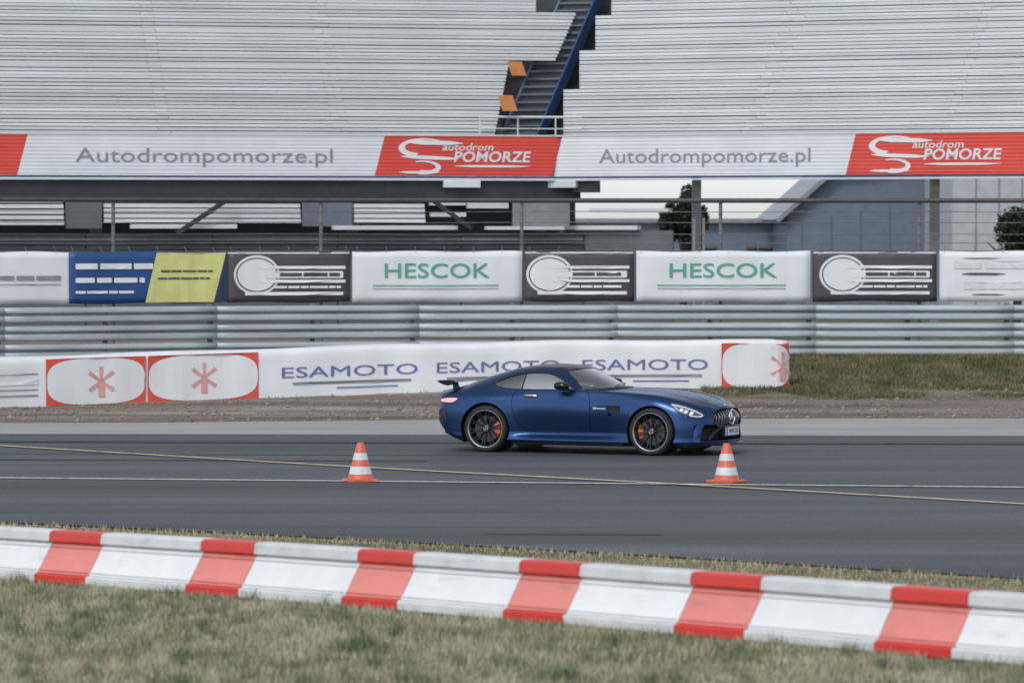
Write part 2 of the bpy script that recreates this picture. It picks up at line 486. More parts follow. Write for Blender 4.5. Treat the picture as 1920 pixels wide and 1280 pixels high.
# ---- lie of the land (metres; x right, y away from the spectator bank)
guard = pchip([(-30, 77), (-16, 82.6), (-10, 84.8), (-5, 87.0), (0, 88.0), (8, 88.2), (16, 87.6), (30, 85)])
near_edge = pchip([(-30, 58), (-12, 52.3), (-5.7, 48.9), (0, 45.0), (4.84, 41.0), (10, 36.5), (20, 26)])
far_edge = pchip([(-60, 71.5), (-8.2, 69.9), (0, 69.6), (8.2, 69.2), (60, 66)])
apron_edge = pchip([(-60, 74.5), (-8.8, 73.8), (0, 75.2), (8.8, 75.7), (60, 75)])
BL0, BL1 = Vector((-4.83, 43.0)), Vector((3.06, 33.0))
def bar_z(x): return -0.148 + (min(max(x, -9), 8) + 4.83) * 0.0302 + 0.02*max(0, 1-((x+0.9)/4.2)**2)
def gz(x, y):
    e = near_edge(x)
    if y < e:
        return bar_z(x) * sstep(0.3, 5.0, e - y)
    g = y - guard(x)
    z = 0.0
    if g > -9:
        k = 0.28 * sstep(-11, 3, x)
        z = k * sstep(-9, -3.6, g) + (0.72 - k) * sstep(-4.6, -0.6, g)
    return z

def ground_sheet():
    xs = np.unique(np.concatenate([np.linspace(-900, -40, 14), np.linspace(-40, -14, 14), np.linspace(-14, 14, 71), np.linspace(14, 40, 14), np.linspace(40, 900, 14)]))
    ys = np.unique(np.concatenate([np.linspace(-300, 20, 10), np.linspace(20, 56, 55), np.linspace(56, 70, 8), np.linspace(70, 96, 60), np.linspace(96, 200, 14), np.linspace(200, 3000, 16)]))
    nx, ny = len(xs), len(ys)
    vs = []; tv = []
    for y in ys:
        for x in xs:
            z = gz(x, y)
            g = y - guard(x)
            if y < near_edge(x) + 1: tf = 0.9
            elif g < -8: tf = 0.0
            elif x < 4.3: tf = 0.15 if g > -3 else 0.0
            else: tf = sstep(-7.2, -4.4, g) * 0.95
            if y > far_edge(x) and y < 96 and g < 0:
                z += 0.018 * math.sin(x*3.1 + y*5.3) * math.sin(x*1.3 - y*2.1) * (1 if y > apron_edge(x)+0.6 else 0)
            if near_edge(x) - 0.6 < y < apron_edge(x) + 0.6: z -= 0.012
            vs.append((x, y, z)); tv.append(tf)
    fs = [(j*nx+i, j*nx+i+1, (j+1)*nx+i+1, (j+1)*nx+i) for j in range(ny-1) for i in range(nx-1)]
    me = bpy.data.meshes.new('ground'); me.from_pydata(vs, [], fs)
    ca = me.color_attributes.new('turf', 'FLOAT_COLOR', 'POINT')
    ca.data.foreach_set('color', np.array([(t, t, t, 1) for t in tv], np.float32).ravel())
    me.shade_smooth()
    return struct(obj('ground', me, M['ground']))
ground_sheet()

def strip(name, lo, hi, x0, x1, z, m, n=60):
    vs = []
    for i in range(n+1):
        x = mix(x0, x1, i/n); vs += [(x, lo(x), z), (x, hi(x), z)]
    fs = [(2*i, 2*i+2, 2*i+3, 2*i+1) for i in range(n)]
    me = bpy.data.meshes.new(name); me.from_pydata(vs, [], fs)
    return struct(obj(name, me, m))
strip('race_track', near_edge, far_edge, -60, 20, 0.004, M['asphalt'])
strip('concrete_apron', lambda x: far_edge(x) + 0.002, apron_edge, -60, 60, 0.008, M['concrete'])
# the track widens to the right in front of the apron
strip('race_track_extension', lambda x: 30 + 0*x, far_edge, 20.002, 60, 0.004, M['asphalt'], 10)
wl = pchip([(-60, 66), (-6.72, 57.4), (6.48, 55.3), (60, 47)])
strip('white_line', lambda x: wl(x) - 0.055, lambda x: wl(x) + 0.055, -40, 30, 0.020, M['white_line'], 40)
yl = pchip([(-30, 87), (-7.72, 65.9), (-2.4, 60.6), (2.4, 56.1), (6.08, 51.9), (14, 42.5)])
yl = pchip([(-11, 69.4), (-7.72, 65.9), (-2.45, 60.3), (2.45, 55.6), (6.08, 51.9), (11, 46.6)])
strip('yellow_line', lambda x: yl(x) - 0.075, lambda x: yl(x) + 0.075, -10.5, 9.5, 0.024, M['yellow_line'], 40)
# rubber laid down on the racing line
for k, (off, wd, a, b) in enumerate([(63.3, .22, -26, 1.0), (61.7, .20, -24, -1.2), (66.9, .25, -25, 22), (46.9, .22, -0.3, 1.6)]):
    f = lambda x, off=off: off - 0.045*x + 0.0011*x*x
    strip('tyre_mark', lambda x: f(x) - wd/2*min(1, (x-a)/3+.05), lambda x: f(x) + wd/2*min(1, (b-x)/3+.05), a, b, 0.007 + 0.003*k, M['tyremark'], 30)

# ---- grass
def grass(name, pts, hmin, hmax, wid, m, label):
    n = len(pts)
    h = rng.uniform(hmin, hmax, n); a = rng.uniform(0, 2*np.pi, n); lean = rng.uniform(0.1, 0.9, n) * h; la = rng.uniform(0, 2*np.pi, n)
    V = np.zeros((n, 3, 3), np.float32)
    dx, dy = np.cos(a)*wid/2, np.sin(a)*wid/2
    V[:, 0] = np.stack([pts[:, 0]-dx, pts[:, 1]-dy, pts[:, 2]-0.01], 1)
    V[:, 1] = np.stack([pts[:, 0]+dx, pts[:, 1]+dy, pts[:, 2]-0.01], 1)
    V[:, 2] = np.stack([pts[:, 0]+np.cos(la)*lean, pts[:, 1]+np.sin(la)*lean, pts[:, 2]+h], 1)
    me = bpy.data.meshes.new(name)
    me.vertices.add(3*n); me.vertices.foreach_set('co', V.ravel())
    me.loops.add(3*n); me.loops.foreach_set('vertex_index', np.arange(3*n, dtype=np.int32))
    me.polygons.add(n); me.polygons.foreach_set('loop_start', np.arange(0, 3*n, 3, dtype=np.int32))
    me.update()
    return stuff(obj(name, me, m), label, 'grass')

def scatter(n, x0, x1, y0, y1, keep):
    out = []
    X = rng.uniform(x0, x1, n); Y = rng.uniform(y0, y1, n)
    for x, y in zip(X, Y):
        if keep(x, y): out.append((x, y, gz(x, y)))
    return np.array(out, np.float32)

def barrier_side(x, y):      # >0 on the spectator side of the block barrier
    d = (BL1 - BL0).normalized(); n = Vector((d.y, -d.x))
    return (x-BL0.x)*n.x + (y-BL0.y)*n.y
sgn = 1 if barrier_side(0, 20) > 0 else -1
clump = lambda x, y: math.sin(x*2.3+1.7*y) * math.sin(y*1.9 - x*0.8) + 0.5*math.sin(5.1*x - 2.3*y)
grass('near_grass', scatter(330000, -7.5, 7.0, 27, 45.5, lambda x, y: sgn*barrier_side(x, y) > -0.05 and abs(x) < 0.135*y+1.2 and (clump(x, y) > -0.55 or random.random() < 0.45)),
      0.02, 0.075, 0.009, M['grass_near'], 'mottled green and straw coloured mown grass in front of the striped barrier')
grass('verge_grass', scatter(110000, -9, 8, 32, 53.5, lambda x, y: sgn*barrier_side(x, y) < -0.35 and y < near_edge(x) + 0.05*math.sin(7*x) and abs(x) < 0.135*y+1.2),
      0.015, 0.045, 0.011, M['grass_dry'], 'dry yellowish grass verge between the striped barrier and the track')
grass('bank_grass', scatter(80000, 3.6, 14, 81.5, 90, lambda x, y: -6.3 + 0.5*math.sin(1.7*x) + 0.3*math.sin(4*x) < y - guard(x) < 0.8 and random.random() < 0.85 and not (x > 7.2 and -5.6 < y-guard(x)+0.12*(x-7) < -5.0)),
      0.03, 0.10, 0.022, M['grass_bank'], 'rough olive grass on the bank below the guardrail')
# taller tufts in the mown grass
tp = []
for _ in range(420):
    y = random.uniform(28, 45); x = random.uniform(-.135*y, .135*y)
    if sgn*barrier_side(x, y) < 0.15: continue
    rr = random.uniform(.03, .12)
    for k in range(random.randint(15, 70)):
        a_ = random.uniform(0, 6.28); q_ = rr*math.sqrt(random.random()); tp.append((x+q_*math.cos(a_), y+q_*math.sin(a_), gz(x, y)))
M['tuft'] = grass_mat('tuft_grass', [(0.36, (0.065, 0.095, 0.042, 1)), (0.6, (0.13, 0.165, 0.08, 1)), (0.9, (0.30, 0.29, 0.18, 1))])
grass('grass_tufts', np.array(tp, np.float32), 0.06, 0.15, 0.010, M['tuft'], 'taller green grass tufts scattered in the foreground lawn')
# scattered weeds and stones on the bare strip
grass('strip_weeds', scatter(14000, -13, 13, 75, 84, lambda x, y: y > apron_edge(x)+0.15 and clump(x*0.7, y*1.7) > 0.75),
      0.02, 0.07, 0.02, M['grass_bank'], 'sparse weeds on the bare gravel strip behind the apron')
M['stone'] = mat('gravel_stone', (0.14, 0.115, 0.10, 1), 0.9, col2=(0.34, 0.31, 0.28, 1), vscale=0.6)
st = MB()
for _ in range(2600):
    x = random.uniform(-12, 12); y = random.uniform(74, 84)
    if y < apron_edge(x) + 0.1 or y > guard(x) - 4.9: continue
    r = random.choice((0.012, 0.018, 0.02, 0.025, 0.03, 0.05)); z = gz(x, y) + r*0.25
    j = lambda: random.uniform(0.6, 1.2)*r
    st.add([(x-j(), y, z), (x, y-j(), z), (x+j(), y, z), (x, y+j(), z), (x+j()*.2, y, z+j()*.7), (x, y, z-r)],
           [(0,1,4),(1,2,4),(2,3,4),(3,0,4),(1,0,5),(2,1,5),(3,2,5),(0,3,5)])
stuff(st.build('gravel', M['stone'], fix=False), 'loose brown gravel and stones between the apron and the tyre wall', 'gravel')

# ---- striped block barrier in the foreground
def block_mesh(name, L):
    """local: x along the run, -y towards the spectators; returns lip profile and face profile meshes"""
    g = 0.006
    top = MB(); face = MB()
    # solid core profile (y, z): plinth, sloped face, top lip
    plinth = [(-0.30, 0.0), (-0.30, 0.075), (-0.275, 0.085), (0.20, 0.085), (0.20, 0.0)]
    slope = [(-0.262, 0.088), (-0.092, 0.362), (-0.080, 0.375), (0.12, 0.375), (0.20, 0.088)]
    lip = [(-0.115, 0.378), (-0.125, 0.388), (-0.115, 0.470), (-0.085, 0.490), (0.085, 0.490), (0.115, 0.470), (0.125, 0.388), (0.115, 0.378)]
    def ext(mb, prof):
        mb.prism(prof, lambda u, v, t: (t, u, v), g, L-g)
    ext(top, plinth); ext(top, lip)
    ext(face, slope)
    # moulded rib lines on the sloping face
    rib = MB()
    for s_ in (0.10, 0.90):
        y = mix(-0.262, -0.092, s_); z = mix(0.088, 0.362, s_)
        rib.bar((g*3, y-0.006, z+0.002), (L-g*3, y-0.006, z+0.002), 0.014, 0.012)
    return top, face, rib
bd = (BL1 - BL0).normalized()
rz_b = math.atan2(bd.y, bd.x)
# seven red blocks stand between longer white ones
RED_L, WHITE_L = 0.88, 1.575
def bar_t(px):     # distance along the run that a bearing meets
    k = (px-960)/8192
    return (k*BL0.y - BL0.x) / (bd.x - k*bd.y)
starts = [bar_t(p) + 0.15 for p in (96, 379, 672, 974, 1294, 1668)]
ends = [bar_t(p) + 0.15 for p in (191, 478, 775, 1086, 1424, 1812)]
print('block spans', [round(b-a, 2) for a, b in zip(starts, ends)], [round(starts[i+1]-ends[i], 2) for i in range(5)])
edges = []
e0 = starts[0]
spans = [(e0 - 2*WHITE_L - RED_L, e0 - WHITE_L - RED_L, 'w'), (e0 - WHITE_L - RED_L, e0 - WHITE_L, 'r'), (e0 - WHITE_L, e0, 'w')]
for i in range(6):
    spans.append((starts[i], ends[i], 'r'))
    spans.append((ends[i], starts[i+1] if i < 5 else ends[i] + WHITE_L, 'w'))
ordn = ['first', 'second', 'third', 'fourth', 'fifth', 'sixth']
ri = wi = 0
for a, b, kind in spans:
    p = BL0 + bd * a; q = BL0 + bd*b
    o = empty('barrier_block', (p.x, p.y, bar_z(p.x)), rz_b)
    o.rotation_euler = (0, -math.atan2(bar_z(q.x) - bar_z(p.x), b-a), rz_b)
    top, face, rib = block_mesh('b', b-a)
    red = kind == 'r'
    top.build('rim', M['block_red' if red else 'block_grey'], o, bevel=0.006)
    f = face.build('face_panel', M['block_faded' if red else 'block_white'], o, bevel=0.006)
    rib.build('rib', M['block_faded' if red else 'block_white'], f)
    k = spans.index((a, b, kind))
    if k == 0: lab = 'white barrier block at the far left end, beyond the left edge'
    elif k == 1: lab = 'red barrier block beyond the left edge of the picture'
    elif k == 2: lab = 'white barrier block cut off by the left edge, before the first red block'
    elif k == len(spans)-1: lab = 'white barrier block cut off by the right edge, after the sixth red block'
    elif red: lab = '%s red block from the left in the red and white foreground barrier' % ordn[(k-3)//2]
    else: lab = 'long white barrier block between the %s and %s red blocks from the left' % (ordn[(k-4)//2], ordn[(k-4)//2+1])
    tag(o, lab, 'barrier block', 'red and white blocks of the foreground barrier')

# ---- traffic cones
def cone(loc, rz, label):
    o = empty('traffic_cone', loc, rz)
    b = MB(); s_ = 0.21
    b.prism([(-s_, -s_+.04), (-s_+.04, -s_), (s_-.04, -s_), (s_, -s_+.04), (s_, s_-.04), (s_-.04, s_), (-s_+.04, s_), (-s_, s_-.04)], lambda u, v, t: (u, v, t), 0.0, 0.035)
    b.build('base', M['cone_red'], o, bevel=0.008)
    r = lambda z: mix(0.165, 0.045, (z-0.035)/0.465)
    zs = [0.036, 0.10, 0.20, 0.285, 0.375, 0.50]
    cols = ['red', 'white', 'red', 'white', 'red']
    mb = MB(); mb.lathe([(r(zs[0])+.012, zs[0]), (r(zs[0]+.02), zs[0]+.02), (r(0.5), 0.5), (r(.5)-.008, 0.508), (r(.5)-.012, 0.49), (0.02, 0.30)], 28, 'z')
    mb.build('body', M['cone_red'], o, True)
    for i in (1, 3):
        k = MB(); k.lathe([(r(zs[i])+.0025, zs[i]), (r(zs[i+1])+.0025, zs[i+1])], 28, 'z')
        k.build('reflective_sleeve', M['cone_white'], o, True, fix=False)
    return tag(o, label, 'traffic cone', 'cones along the white line')
cone((-1.97, 56.75, 0.004), 0.3, 'red and white striped traffic cone standing alone behind the car, left on the white line')
cone((2.78, 56.55, 0.004), 0.9, 'red and white striped traffic cone standing in front of the car nose')

# ---- three-tier guardrail
gr = empty('guardrail', (0, 88, 0.7))
tag(gr, 'long grey steel guardrail of three stacked corrugated beams below the banners', 'guardrail')
WPROF = [(0.0, 0.0), (-0.07, 0.008), (-0.105, 0.028), (-0.110, 0.060), (-0.105, 0.118), (-0.085, 0.130), (0.0, 0.142), (0.008, 0.155), (0.0, 0.172), (-0.085, 0.186), (-0.105, 0.198), (-0.110, 0.235), (-0.100, 0.272), (-0.06, 0.292), (0.0, 0.300)]
def wbeam(x0, x1, z0, lap):
    mb = MB(); vs = []; n = len(WPROF); K = 8
    for k in range(K+1):
        x = mix(x0, x1, k/K); e = 0.05; d = Vector((2*e, guard(x+e)-guard(x-e))).normalized(); nr = Vector((d.y, -d.x))
        for y, z in WPROF:
            vs.append((x - nr.x*(y-lap*k/K), guard(x) - 88 - nr.y*(y-lap*k/K), z0 + z - 0.7))
    mb.add(vs, [(k*n+i, (k+1)*n+i, (k+1)*n+i+1, k*n+i+1) for k in range(K) for i in range(n-1)])
    o = mb.build('beam', M['galv'], gr, True, 40, fix=False)
    sm = o.modifiers.new('thickness', 'SOLIDIFY'); sm.thickness = 0.004; sm.offset = 0
gx = [-22 + 4.0*i for i in range(12)]
for i in range(len(gx)-1):
    for tier in range(3):
        sag = random.uniform(-0.008, 0.008)
        wbeam(gx[i], gx[i+1]+0.12, 0.745 + 0.355*tier + sag*.5, 0.006)
for i in range(-11, 12):
    x = 2.0*i; y = guard(x) + 0.10
    MB().box(x-.05, x+.05, y-88, y-88+.12, gz(x, y)-0.7-0.2, 1.10).build('post', M['galv_dark'], gr)
    for tier in range(3):
        MB().box(x-.05, x+.05, y-88-.09, y-88-.002, 0.745+0.355*tier-0.7+0.10, 0.745+0.355*tier-0.7+0.24).build('spacer', M['galv_dark'], gr)

# ---- debris fence behind it
fe = empty('debris_fence', (0, 90, 0.7))
tag(fe, 'tall grey track fence of posts, top rail and strung wires behind the guardrail', 'fence')
fy = lambda x: guard(x) + 1.9
for i in range(-5, 6):
    x = 4.1*i + 0.2
    MB().tube([(x, fy(x)-90+.05, -0.2), (x, fy(x)-90+.05, 3.17)], 0.038, 10).build('post', M['galv_dark'], fe, True)
xs_ = [-22 + 2*i for i in range(23)]
MB().tube([(x, fy(x)-90, 3.17) for x in xs_], 0.048, 8).build('top_rail', M['rail_dark'], fe, True)
for z in (2.94, 2.72, 2.48, 2.30, 2.14):
    MB().tube([(x, fy(x)-90 - 0.02, z + 0.01*math.sin(x)) for x in xs_], 0.008, 5).build('wire', M['galv_dark'], fe, True)

# ---- advertising banners on the fence
def on_curve(x0, x1, f):
    a = Vector((x0, f(x0))); b = Vector((x1, f(x1))); d = b-a
    return a, d.length, math.atan2(d.y, d.x)
def banner(x0, x1, label, m, z0=1.80, z1=2.83, cat='banner', dz=0.0):
    f = lambda x: guard(x) + 1.55
    a, L, rz = on_curve(x0, x1, f)
    o = empty('advertising_banner', (a.x, a.y, z0 + dz), rz)
    H = z1-z0
    nx, nz = max(6, int(L*6)), 8
    ph = random.uniform(0, 6)
    fy_ = lambda u, v: -0.010*math.sin(u*4.1+ph)*math.sin(v*3.0+ph*.7) - 0.006*math.sin(u*9.3+v*2+ph) - 0.004*math.sin(u*17+ph)
    mb = MB(); vs = []
    for j in range(nz+1):
        for i in range(nx+1):
            u, v = L*i/nx, H*j/nz
            edge = 0.012*math.sin(u*3.3+ph) * (1 if j in (0, nz) else 0)
            vs.append((u, fy_(u, v), v + edge))
    mb.add(vs, [(j*(nx+1)+i, j*(nx+1)+i+1, (j+1)*(nx+1)+i+1, (j+1)*(nx+1)+i) for j in range(nz) for i in range(nx)])
    p = mb.build('sheet', m, o, True, fix=False)
    sm = p.modifiers.new('thickness', 'SOLIDIFY'); sm.thickness = 0.004; sm.offset = 1
    for u in np.arange(0.1, L, 0.6):
        MB().tube([(u, -0.02, H-0.02), (u+0.02, 0.2, H+0.10)], 0.006, 5).build('fastening', M['galv_dark'], o)
    tag(o, label, cat, 'banners along the fence')
    fn = lambda u, v, w_: (u, fy_(u, v) - w_, v)
    return o, L, H, fn

def decal(name, poly, m, parent, fn, off=0.02):
    """flat printed shape laid on a wavy sheet"""
    us = [p[0] for p in poly]; vs_ = [p[1] for p in poly]
    pts = [Vector(p) for p in poly]; n = len(pts)
    edges_ = [(i, (i+1) % n) for i in range(n)]
    extra = []
    for u in np.arange(min(us), max(us), 0.15):
        for v in np.arange(min(vs_), max(vs_), 0.12): extra.append(Vector((float(u), float(v))))
    r = delaunay_2d_cdt(pts + extra, edges_, [list(range(n))], 1, 1e-5)
    used = sorted({i for f in r[2] for i in f}); ix = {v: k for k, v in enumerate(used)}
    mb = MB(); mb.add([fn(r[0][i].x, r[0][i].y, off) for i in used], [tuple(ix[i] for i in f) for f in r[2]])
    return mb.build(name, m, parent, fix=False)
def rrect(u0, u1, v0, v1, r, n=6):
    P = []
    for cx, cy, a0 in ((u1-r, v0+r, -90), (u1-r, v1-r, 0), (u0+r, v1-r, 90), (u0+r, v0+r, 180)):
        for k in range(n+1):
            t = R(a0 + 90*k/n); P.append((cx + r*math.cos(t), cy + r*math.sin(t)))
    return P
def rect(u0, u1, v0, v1): return [(u0, v0), (u1, v0), (u1, v1), (u0, v1)]
def ellipse(cu_, cv, a, b, n=36): return [(cu_ + a*math.cos(2*math.pi*k/n), cv + b*math.sin(2*math.pi*k/n)) for k in range(n)]
def blade(u0, u1, v, h, sk=0.0):     # a brush-stroke bar with tapering ends
    P = []
    for k in range(9):
        t = k/8; P.append((mix(u0, u1, t), v + sk*t - h/2*min(1, 4*t+.15, 4*(1-t)+.15)))
    for k in range(8, -1, -1):
        t = k/8; P.append((mix(u0, u1, t), v + sk*t + h/2*min(1, 5*t+.2, 3*(1-t)+.2)))
    return P

def letters(txt, u, v, h, m, parent, fn, off, width=None, name='lettering', **kw):
    return lettering(name, txt, u, v, h, m, parent, off, width, fn, **kw)

def print_row(u0, u1, v, h, m, parent, fn, off, seed):
    """a line of print too smeared to read: brush-like strokes of word length"""
    r = random.Random(seed); u = u0
    while u < u1 - h*.8:
        w_ = min(u1-u, h*r.uniform(2.0, 6.5))
        decal('print_stroke', rrect(u, u+w_, v-h*.38, v+h*.38, h*.12, 3), m, parent, fn, off)
        u += w_ + h*.35
px2x = lambda px, d=89.6: (px-960)/8192*d
def dark_ad(x0, x1, label, clip=False):
    o, L, H, fn = banner(x0, x1, label, M['vinyl_dark'])
    decal('border', rect(0.02, L-0.02, H-0.045, H-0.015), M['white_ink'], o, fn, 0.015)
    cx = 0.62 if L > 2.4 else 0.52
    decal('emblem', ellipse(cx, H*0.54, 0.48, 0.40), M['white_ink'], o, fn, 0.015)
    decal('emblem_ring', ellipse(cx, H*0.54, 0.43, 0.35), M['vinyl_dark'], o, fn, 0.022)
    decal('emblem_disc', ellipse(cx, H*0.54, 0.405, 0.325), M['white_ink'], o, fn, 0.029)
    u0 = cx + 0.05; u1 = L-0.10
    decal('stripe', rrect(u0, u1, H*0.655, H*0.715, 0.02), M['white_ink'], o, fn, 0.036)
    decal('name_band', rrect(u0+.1, u1-.05, H*0.475, H*0.615, 0.03), M['white_ink'], o, fn, 0.036)
    print_row(u0+.42, u1-.12, H*.545, .095, M['vinyl_dark'], o, fn, 0.043, 5)
    decal('stripe', rrect(u0, u1, H*0.385, H*0.445, 0.02), M['white_ink'], o, fn, 0.036)
    print_row(u0+.30, u1-.1, H*.30, .065, M['white_ink'], o, fn, 0.036, 9)
    decal('stripe', rrect(u0-.3, u1-.05, H*0.14, H*0.205, 0.02), M['white_ink'], o, fn, 0.036)
    return o
def green_ad(x0, x1, label):
    o, L, H, fn = banner(x0, x1, label, M['vinyl_white'])
    letters('HESCOK', L*0.50, H*0.62, 0.30, M['green_ink'], o, fn, 0.02, width=L*0.62, bold=0.008)
    decal('underline', rrect(L*0.12, L*0.86, H*0.315, H*0.335, 0.009), M['green_ink'], o, fn, 0.02)
    decal('underline', rrect(L*0.12, L*0.86, H*0.255, H*0.268, 0.006), M['grey_ink'], o, fn, 0.02)
    return o
# far left white banner with a faint grey line of print
o, L, H, fn = banner(px2x(-230, 86), px2x(131, 86), 'white banner at the far left with faint grey print, beside the blue one', M['vinyl_white'])
print_row(L*.1, L*.93, H*.5, .12, M['grey_ink'], o, fn, 0.02, 31)
decal('print_line', rect(L*.12, L*.93, H*.37, H*.385), M['grey_ink'], o, fn, 0.02)
# blue and yellow
o, L, H, fn = banner(px2x(136, 87.6), px2x(424, 87.6), 'blue banner with white brush strokes and a slanted yellow field', M['vinyl_blue'])
decal('yellow_field', [(L*0.475, 0.015), (L*0.905, 0.015), (L*0.985, H-0.015), (L*0.545, H-0.015)], M['vinyl_yellow'], o, fn, 0.015)
decal('navy_corner', [(L*0.91, 0.015), (L-0.01, 0.015), (L-0.01, H-.015), (L*0.99, H-0.015)], M['vinyl_navy'], o, fn, 0.015)
print_row(L*.04, L*.52, H*.72, .15, M['white_ink'], o, fn, 0.025, 3)
print_row(L*.04, L*.47, H*.45, .13, M['white_ink'], o, fn, 0.025, 4)
print_row(L*.04, L*.40, H*.22, .07, M['white_ink'], o, fn, 0.025, 8)
print_row(L*.57, L*.90, H*.62, .05, M['vinyl_dark'], o, fn, 0.025, 11)
print_row(L*.55, L*.88, H*.48, .05, M['vinyl_dark'], o, fn, 0.025, 12)
dark_ad(px2x(427, 88.6), px2x(656, 88.9), 'charcoal banner with white round emblem right of the yellow field')
green_ad(px2x(661, 89.2), px2x(979, 89.6), 'white banner with green lettering above the rear of the car')
dark_ad(px2x(983, 89.6), px2x(1189, 89.7), 'charcoal banner with white round emblem between the two green lettered banners')
green_ad(px2x(1193, 89.7), px2x(1519, 89.8), 'white banner with green lettering right of the car roof')
dark_ad(px2x(1523, 89.8), px2x(1757, 89.7), 'rightmost charcoal banner with white round emblem')
o, L, H, fn = banner(px2x(1762, 89.7), px2x(2050, 89.3), 'white banner cut by the right edge with two rows of faint grey print', M['vinyl_white'])
print_row(.3, L-.2, H*.73, .2, M['block_grey'], o, fn, 0.02, 21)
print_row(.5, L-.3, H*.32, .2, M['block_grey'], o, fn, 0.02, 22)
decal('dark_mark', blade(0.45, 1.35, H*0.55, 0.045), M['vinyl_dark'], o, fn, 0.02)
decal('dark_mark', blade(0.65, 1.35, H*0.14, 0.025), M['vinyl_dark'], o, fn, 0.02)
decal('dark_mark', blade(0.45, 1.25, H*0.86, 0.018), M['vinyl_dark'], o, fn, 0.02)

# ---- wrapped tyre wall in front of the guardrail
tw = empty('tyre_wall', (0, 83, 0.2))
tag(tw, 'long low tyre wall wrapped in white sheet with blue print and red panels behind the car', 'tyre wall')
TX0, TX1 = -22.0, 5.02
ty = lambda x: guard(x) - 4.75
def tz(x): return gz(x, ty(x) - 0.05) - 0.02
def twp(x):     # front-face point in local coordinates and outward normal
    e = 0.05; d = Vector((2*e, ty(x+e)-ty(x-e))).normalized()
    return Vector((x, ty(x) - 83, tz(x) - 0.2)), Vector((d.y, -d.x))
TH = 0.93
wav = lambda x, v: 0.012*math.sin(x*2.2+v*3) + 0.008*math.sin(x*5.7 - v*2) + 0.006*math.sin(x*11+1)
prof = [(0.0, 0.0), (0.0, 0.12), (0.0, 0.25), (0.0, 0.4), (0.0, 0.55), (0.0, 0.7), (0.0, 0.82), (0.02, 0.90), (0.07, 0.93), (0.30, 0.945), (0.55, 0.93), (0.6, 0.88), (0.6, 0.4), (0.6, 0.0)]
mb = MB(); n = 150; vs = []
for i in range(n+1):
    x = mix(TX0, TX1, i/n); p, nr = twp(x)
    for d_, z in prof:
        off = d_ - (wav(x, z) if d_ < 0.05 else 0)
        vs.append((p.x - nr.x*off, p.y - nr.y*off, p.z + z + 0.012*math.sin(x*1.7)*(1 if z > .8 else 0)))
# rounded right-hand end
for k in range(1, 13):
    t = R(15*k); p, nr = twp(TX1); c = Vector((p.x - nr.x*0.3, p.y - nr.y*0.3)); tg = Vector((-nr.y, nr.x))
    for d_, z in prof:
        rr = max(0.0, 0.3 - min(d_, 0.3)) if d_ <= 0.3 else 0.0
        q = c + (nr*math.cos(t) + tg*math.sin(t)) * (rr if rr > 0 else 0.001)
        vs.append((q.x, q.y, p.z + z))
m_ = len(prof); N_ = n + 13
mb.add(vs, [(i*m_+j, (i+1)*m_+j, (i+1)*m_+j+1, i*m_+j+1) for i in range(N_-1) for j in range(m_-1)])
mb.build('white_wrap', M['vinyl_white'], tw, True, 60, fix=False)
def tfn(u, v, w_):
    x = min(u, TX1)
    p, nr = twp(x); off = -w_ - wav(x, v)
    if u <= TX1:
        return (p.x - nr.x*off, p.y - nr.y*off, p.z + v)
    t = min(math.pi, (u-TX1)/0.3); c = Vector((p.x - nr.x*0.3, p.y - nr.y*0.3)); tg = Vector((-nr.y, nr.x))
    q = c + (nr*math.cos(t) + tg*math.sin(t)) * (0.3 + w_)
    return (q.x, q.y, p.z + v)
def red_panel(u0, u1, star=True, starpos=0.5, disc=True):
    decal('red_panel', rect(u0, u1, 0.02, 0.885), M['red_ink'], tw, tfn, 0.012)
    cu_ = (u0+u1)/2; a = (u1-u0)/2 - 0.015
    P0 = []
    for k in range(48):
        t = 2*math.pi*k/48; c, q = math.cos(t), math.sin(t)
        P0.append((cu_ + a*math.copysign(abs(c)**0.62, c), 0.45 + 0.425*math.copysign(abs(q)**0.62, q)))
    ob = decal('white_oval', P0, M['white_ink'], tw, tfn, 0.020)
    s_ = mix(u0, u1, starpos)
    for ang in (90, 38, -38, 142, -142):
        t = R(ang); L_ = 0.27; q = R(ang+90); hw = 0.035
        P = [(s_ + math.cos(q)*hw*.4, 0.45 + math.sin(q)*hw*.4), (s_ - math.cos(q)*hw*.4, 0.45 - math.sin(q)*hw*.4),
             (s_ - math.cos(q)*hw + math.cos(t)*L_, 0.45 - math.sin(q)*hw + math.sin(t)*L_), (s_ + math.cos(q)*hw + math.cos(t)*L_, 0.45 + math.sin(q)*hw + math.sin(t)*L_)]
        decal('star_ray', P, M['pink_ink'], tw, tfn, 0.030 + 0.001*(ang % 7))
    decal('star_ray', rect(s_-.055, s_+.055, 0.45-.29, 0.45), M['pink_ink'], tw, tfn, 0.0385)
px3x = lambda px, d: (px-960)/8192*d
red_panel(px3x(82, 80.4), px3x(268, 81), starpos=0.55)
red_panel(px3x(272, 81), px3x(482, 81.9), starpos=0.5)
red_panel(4.0, 5.36, starpos=0.86)
def blue_print(u, wd):
    letters('ESAMOTO', u, 0.48, 0.20, M['blue_ink'], tw, tfn, 0.014, width=wd)
    decal('print_line', rect(u-wd*.42, u+wd*.45, 0.245, 0.295), M['grey_ink'], tw, tfn, 0.014)
    decal('print_line', rect(u-wd*.1, u+wd*.35, 0.155, 0.178), M['blue_ink'], tw, tfn, 0.014)
blue_print(px3x(655, 82.4), 2.55)
blue_print(px3x(935, 83), 2.35)
blue_print(px3x(1210, 83.3), 2.4)
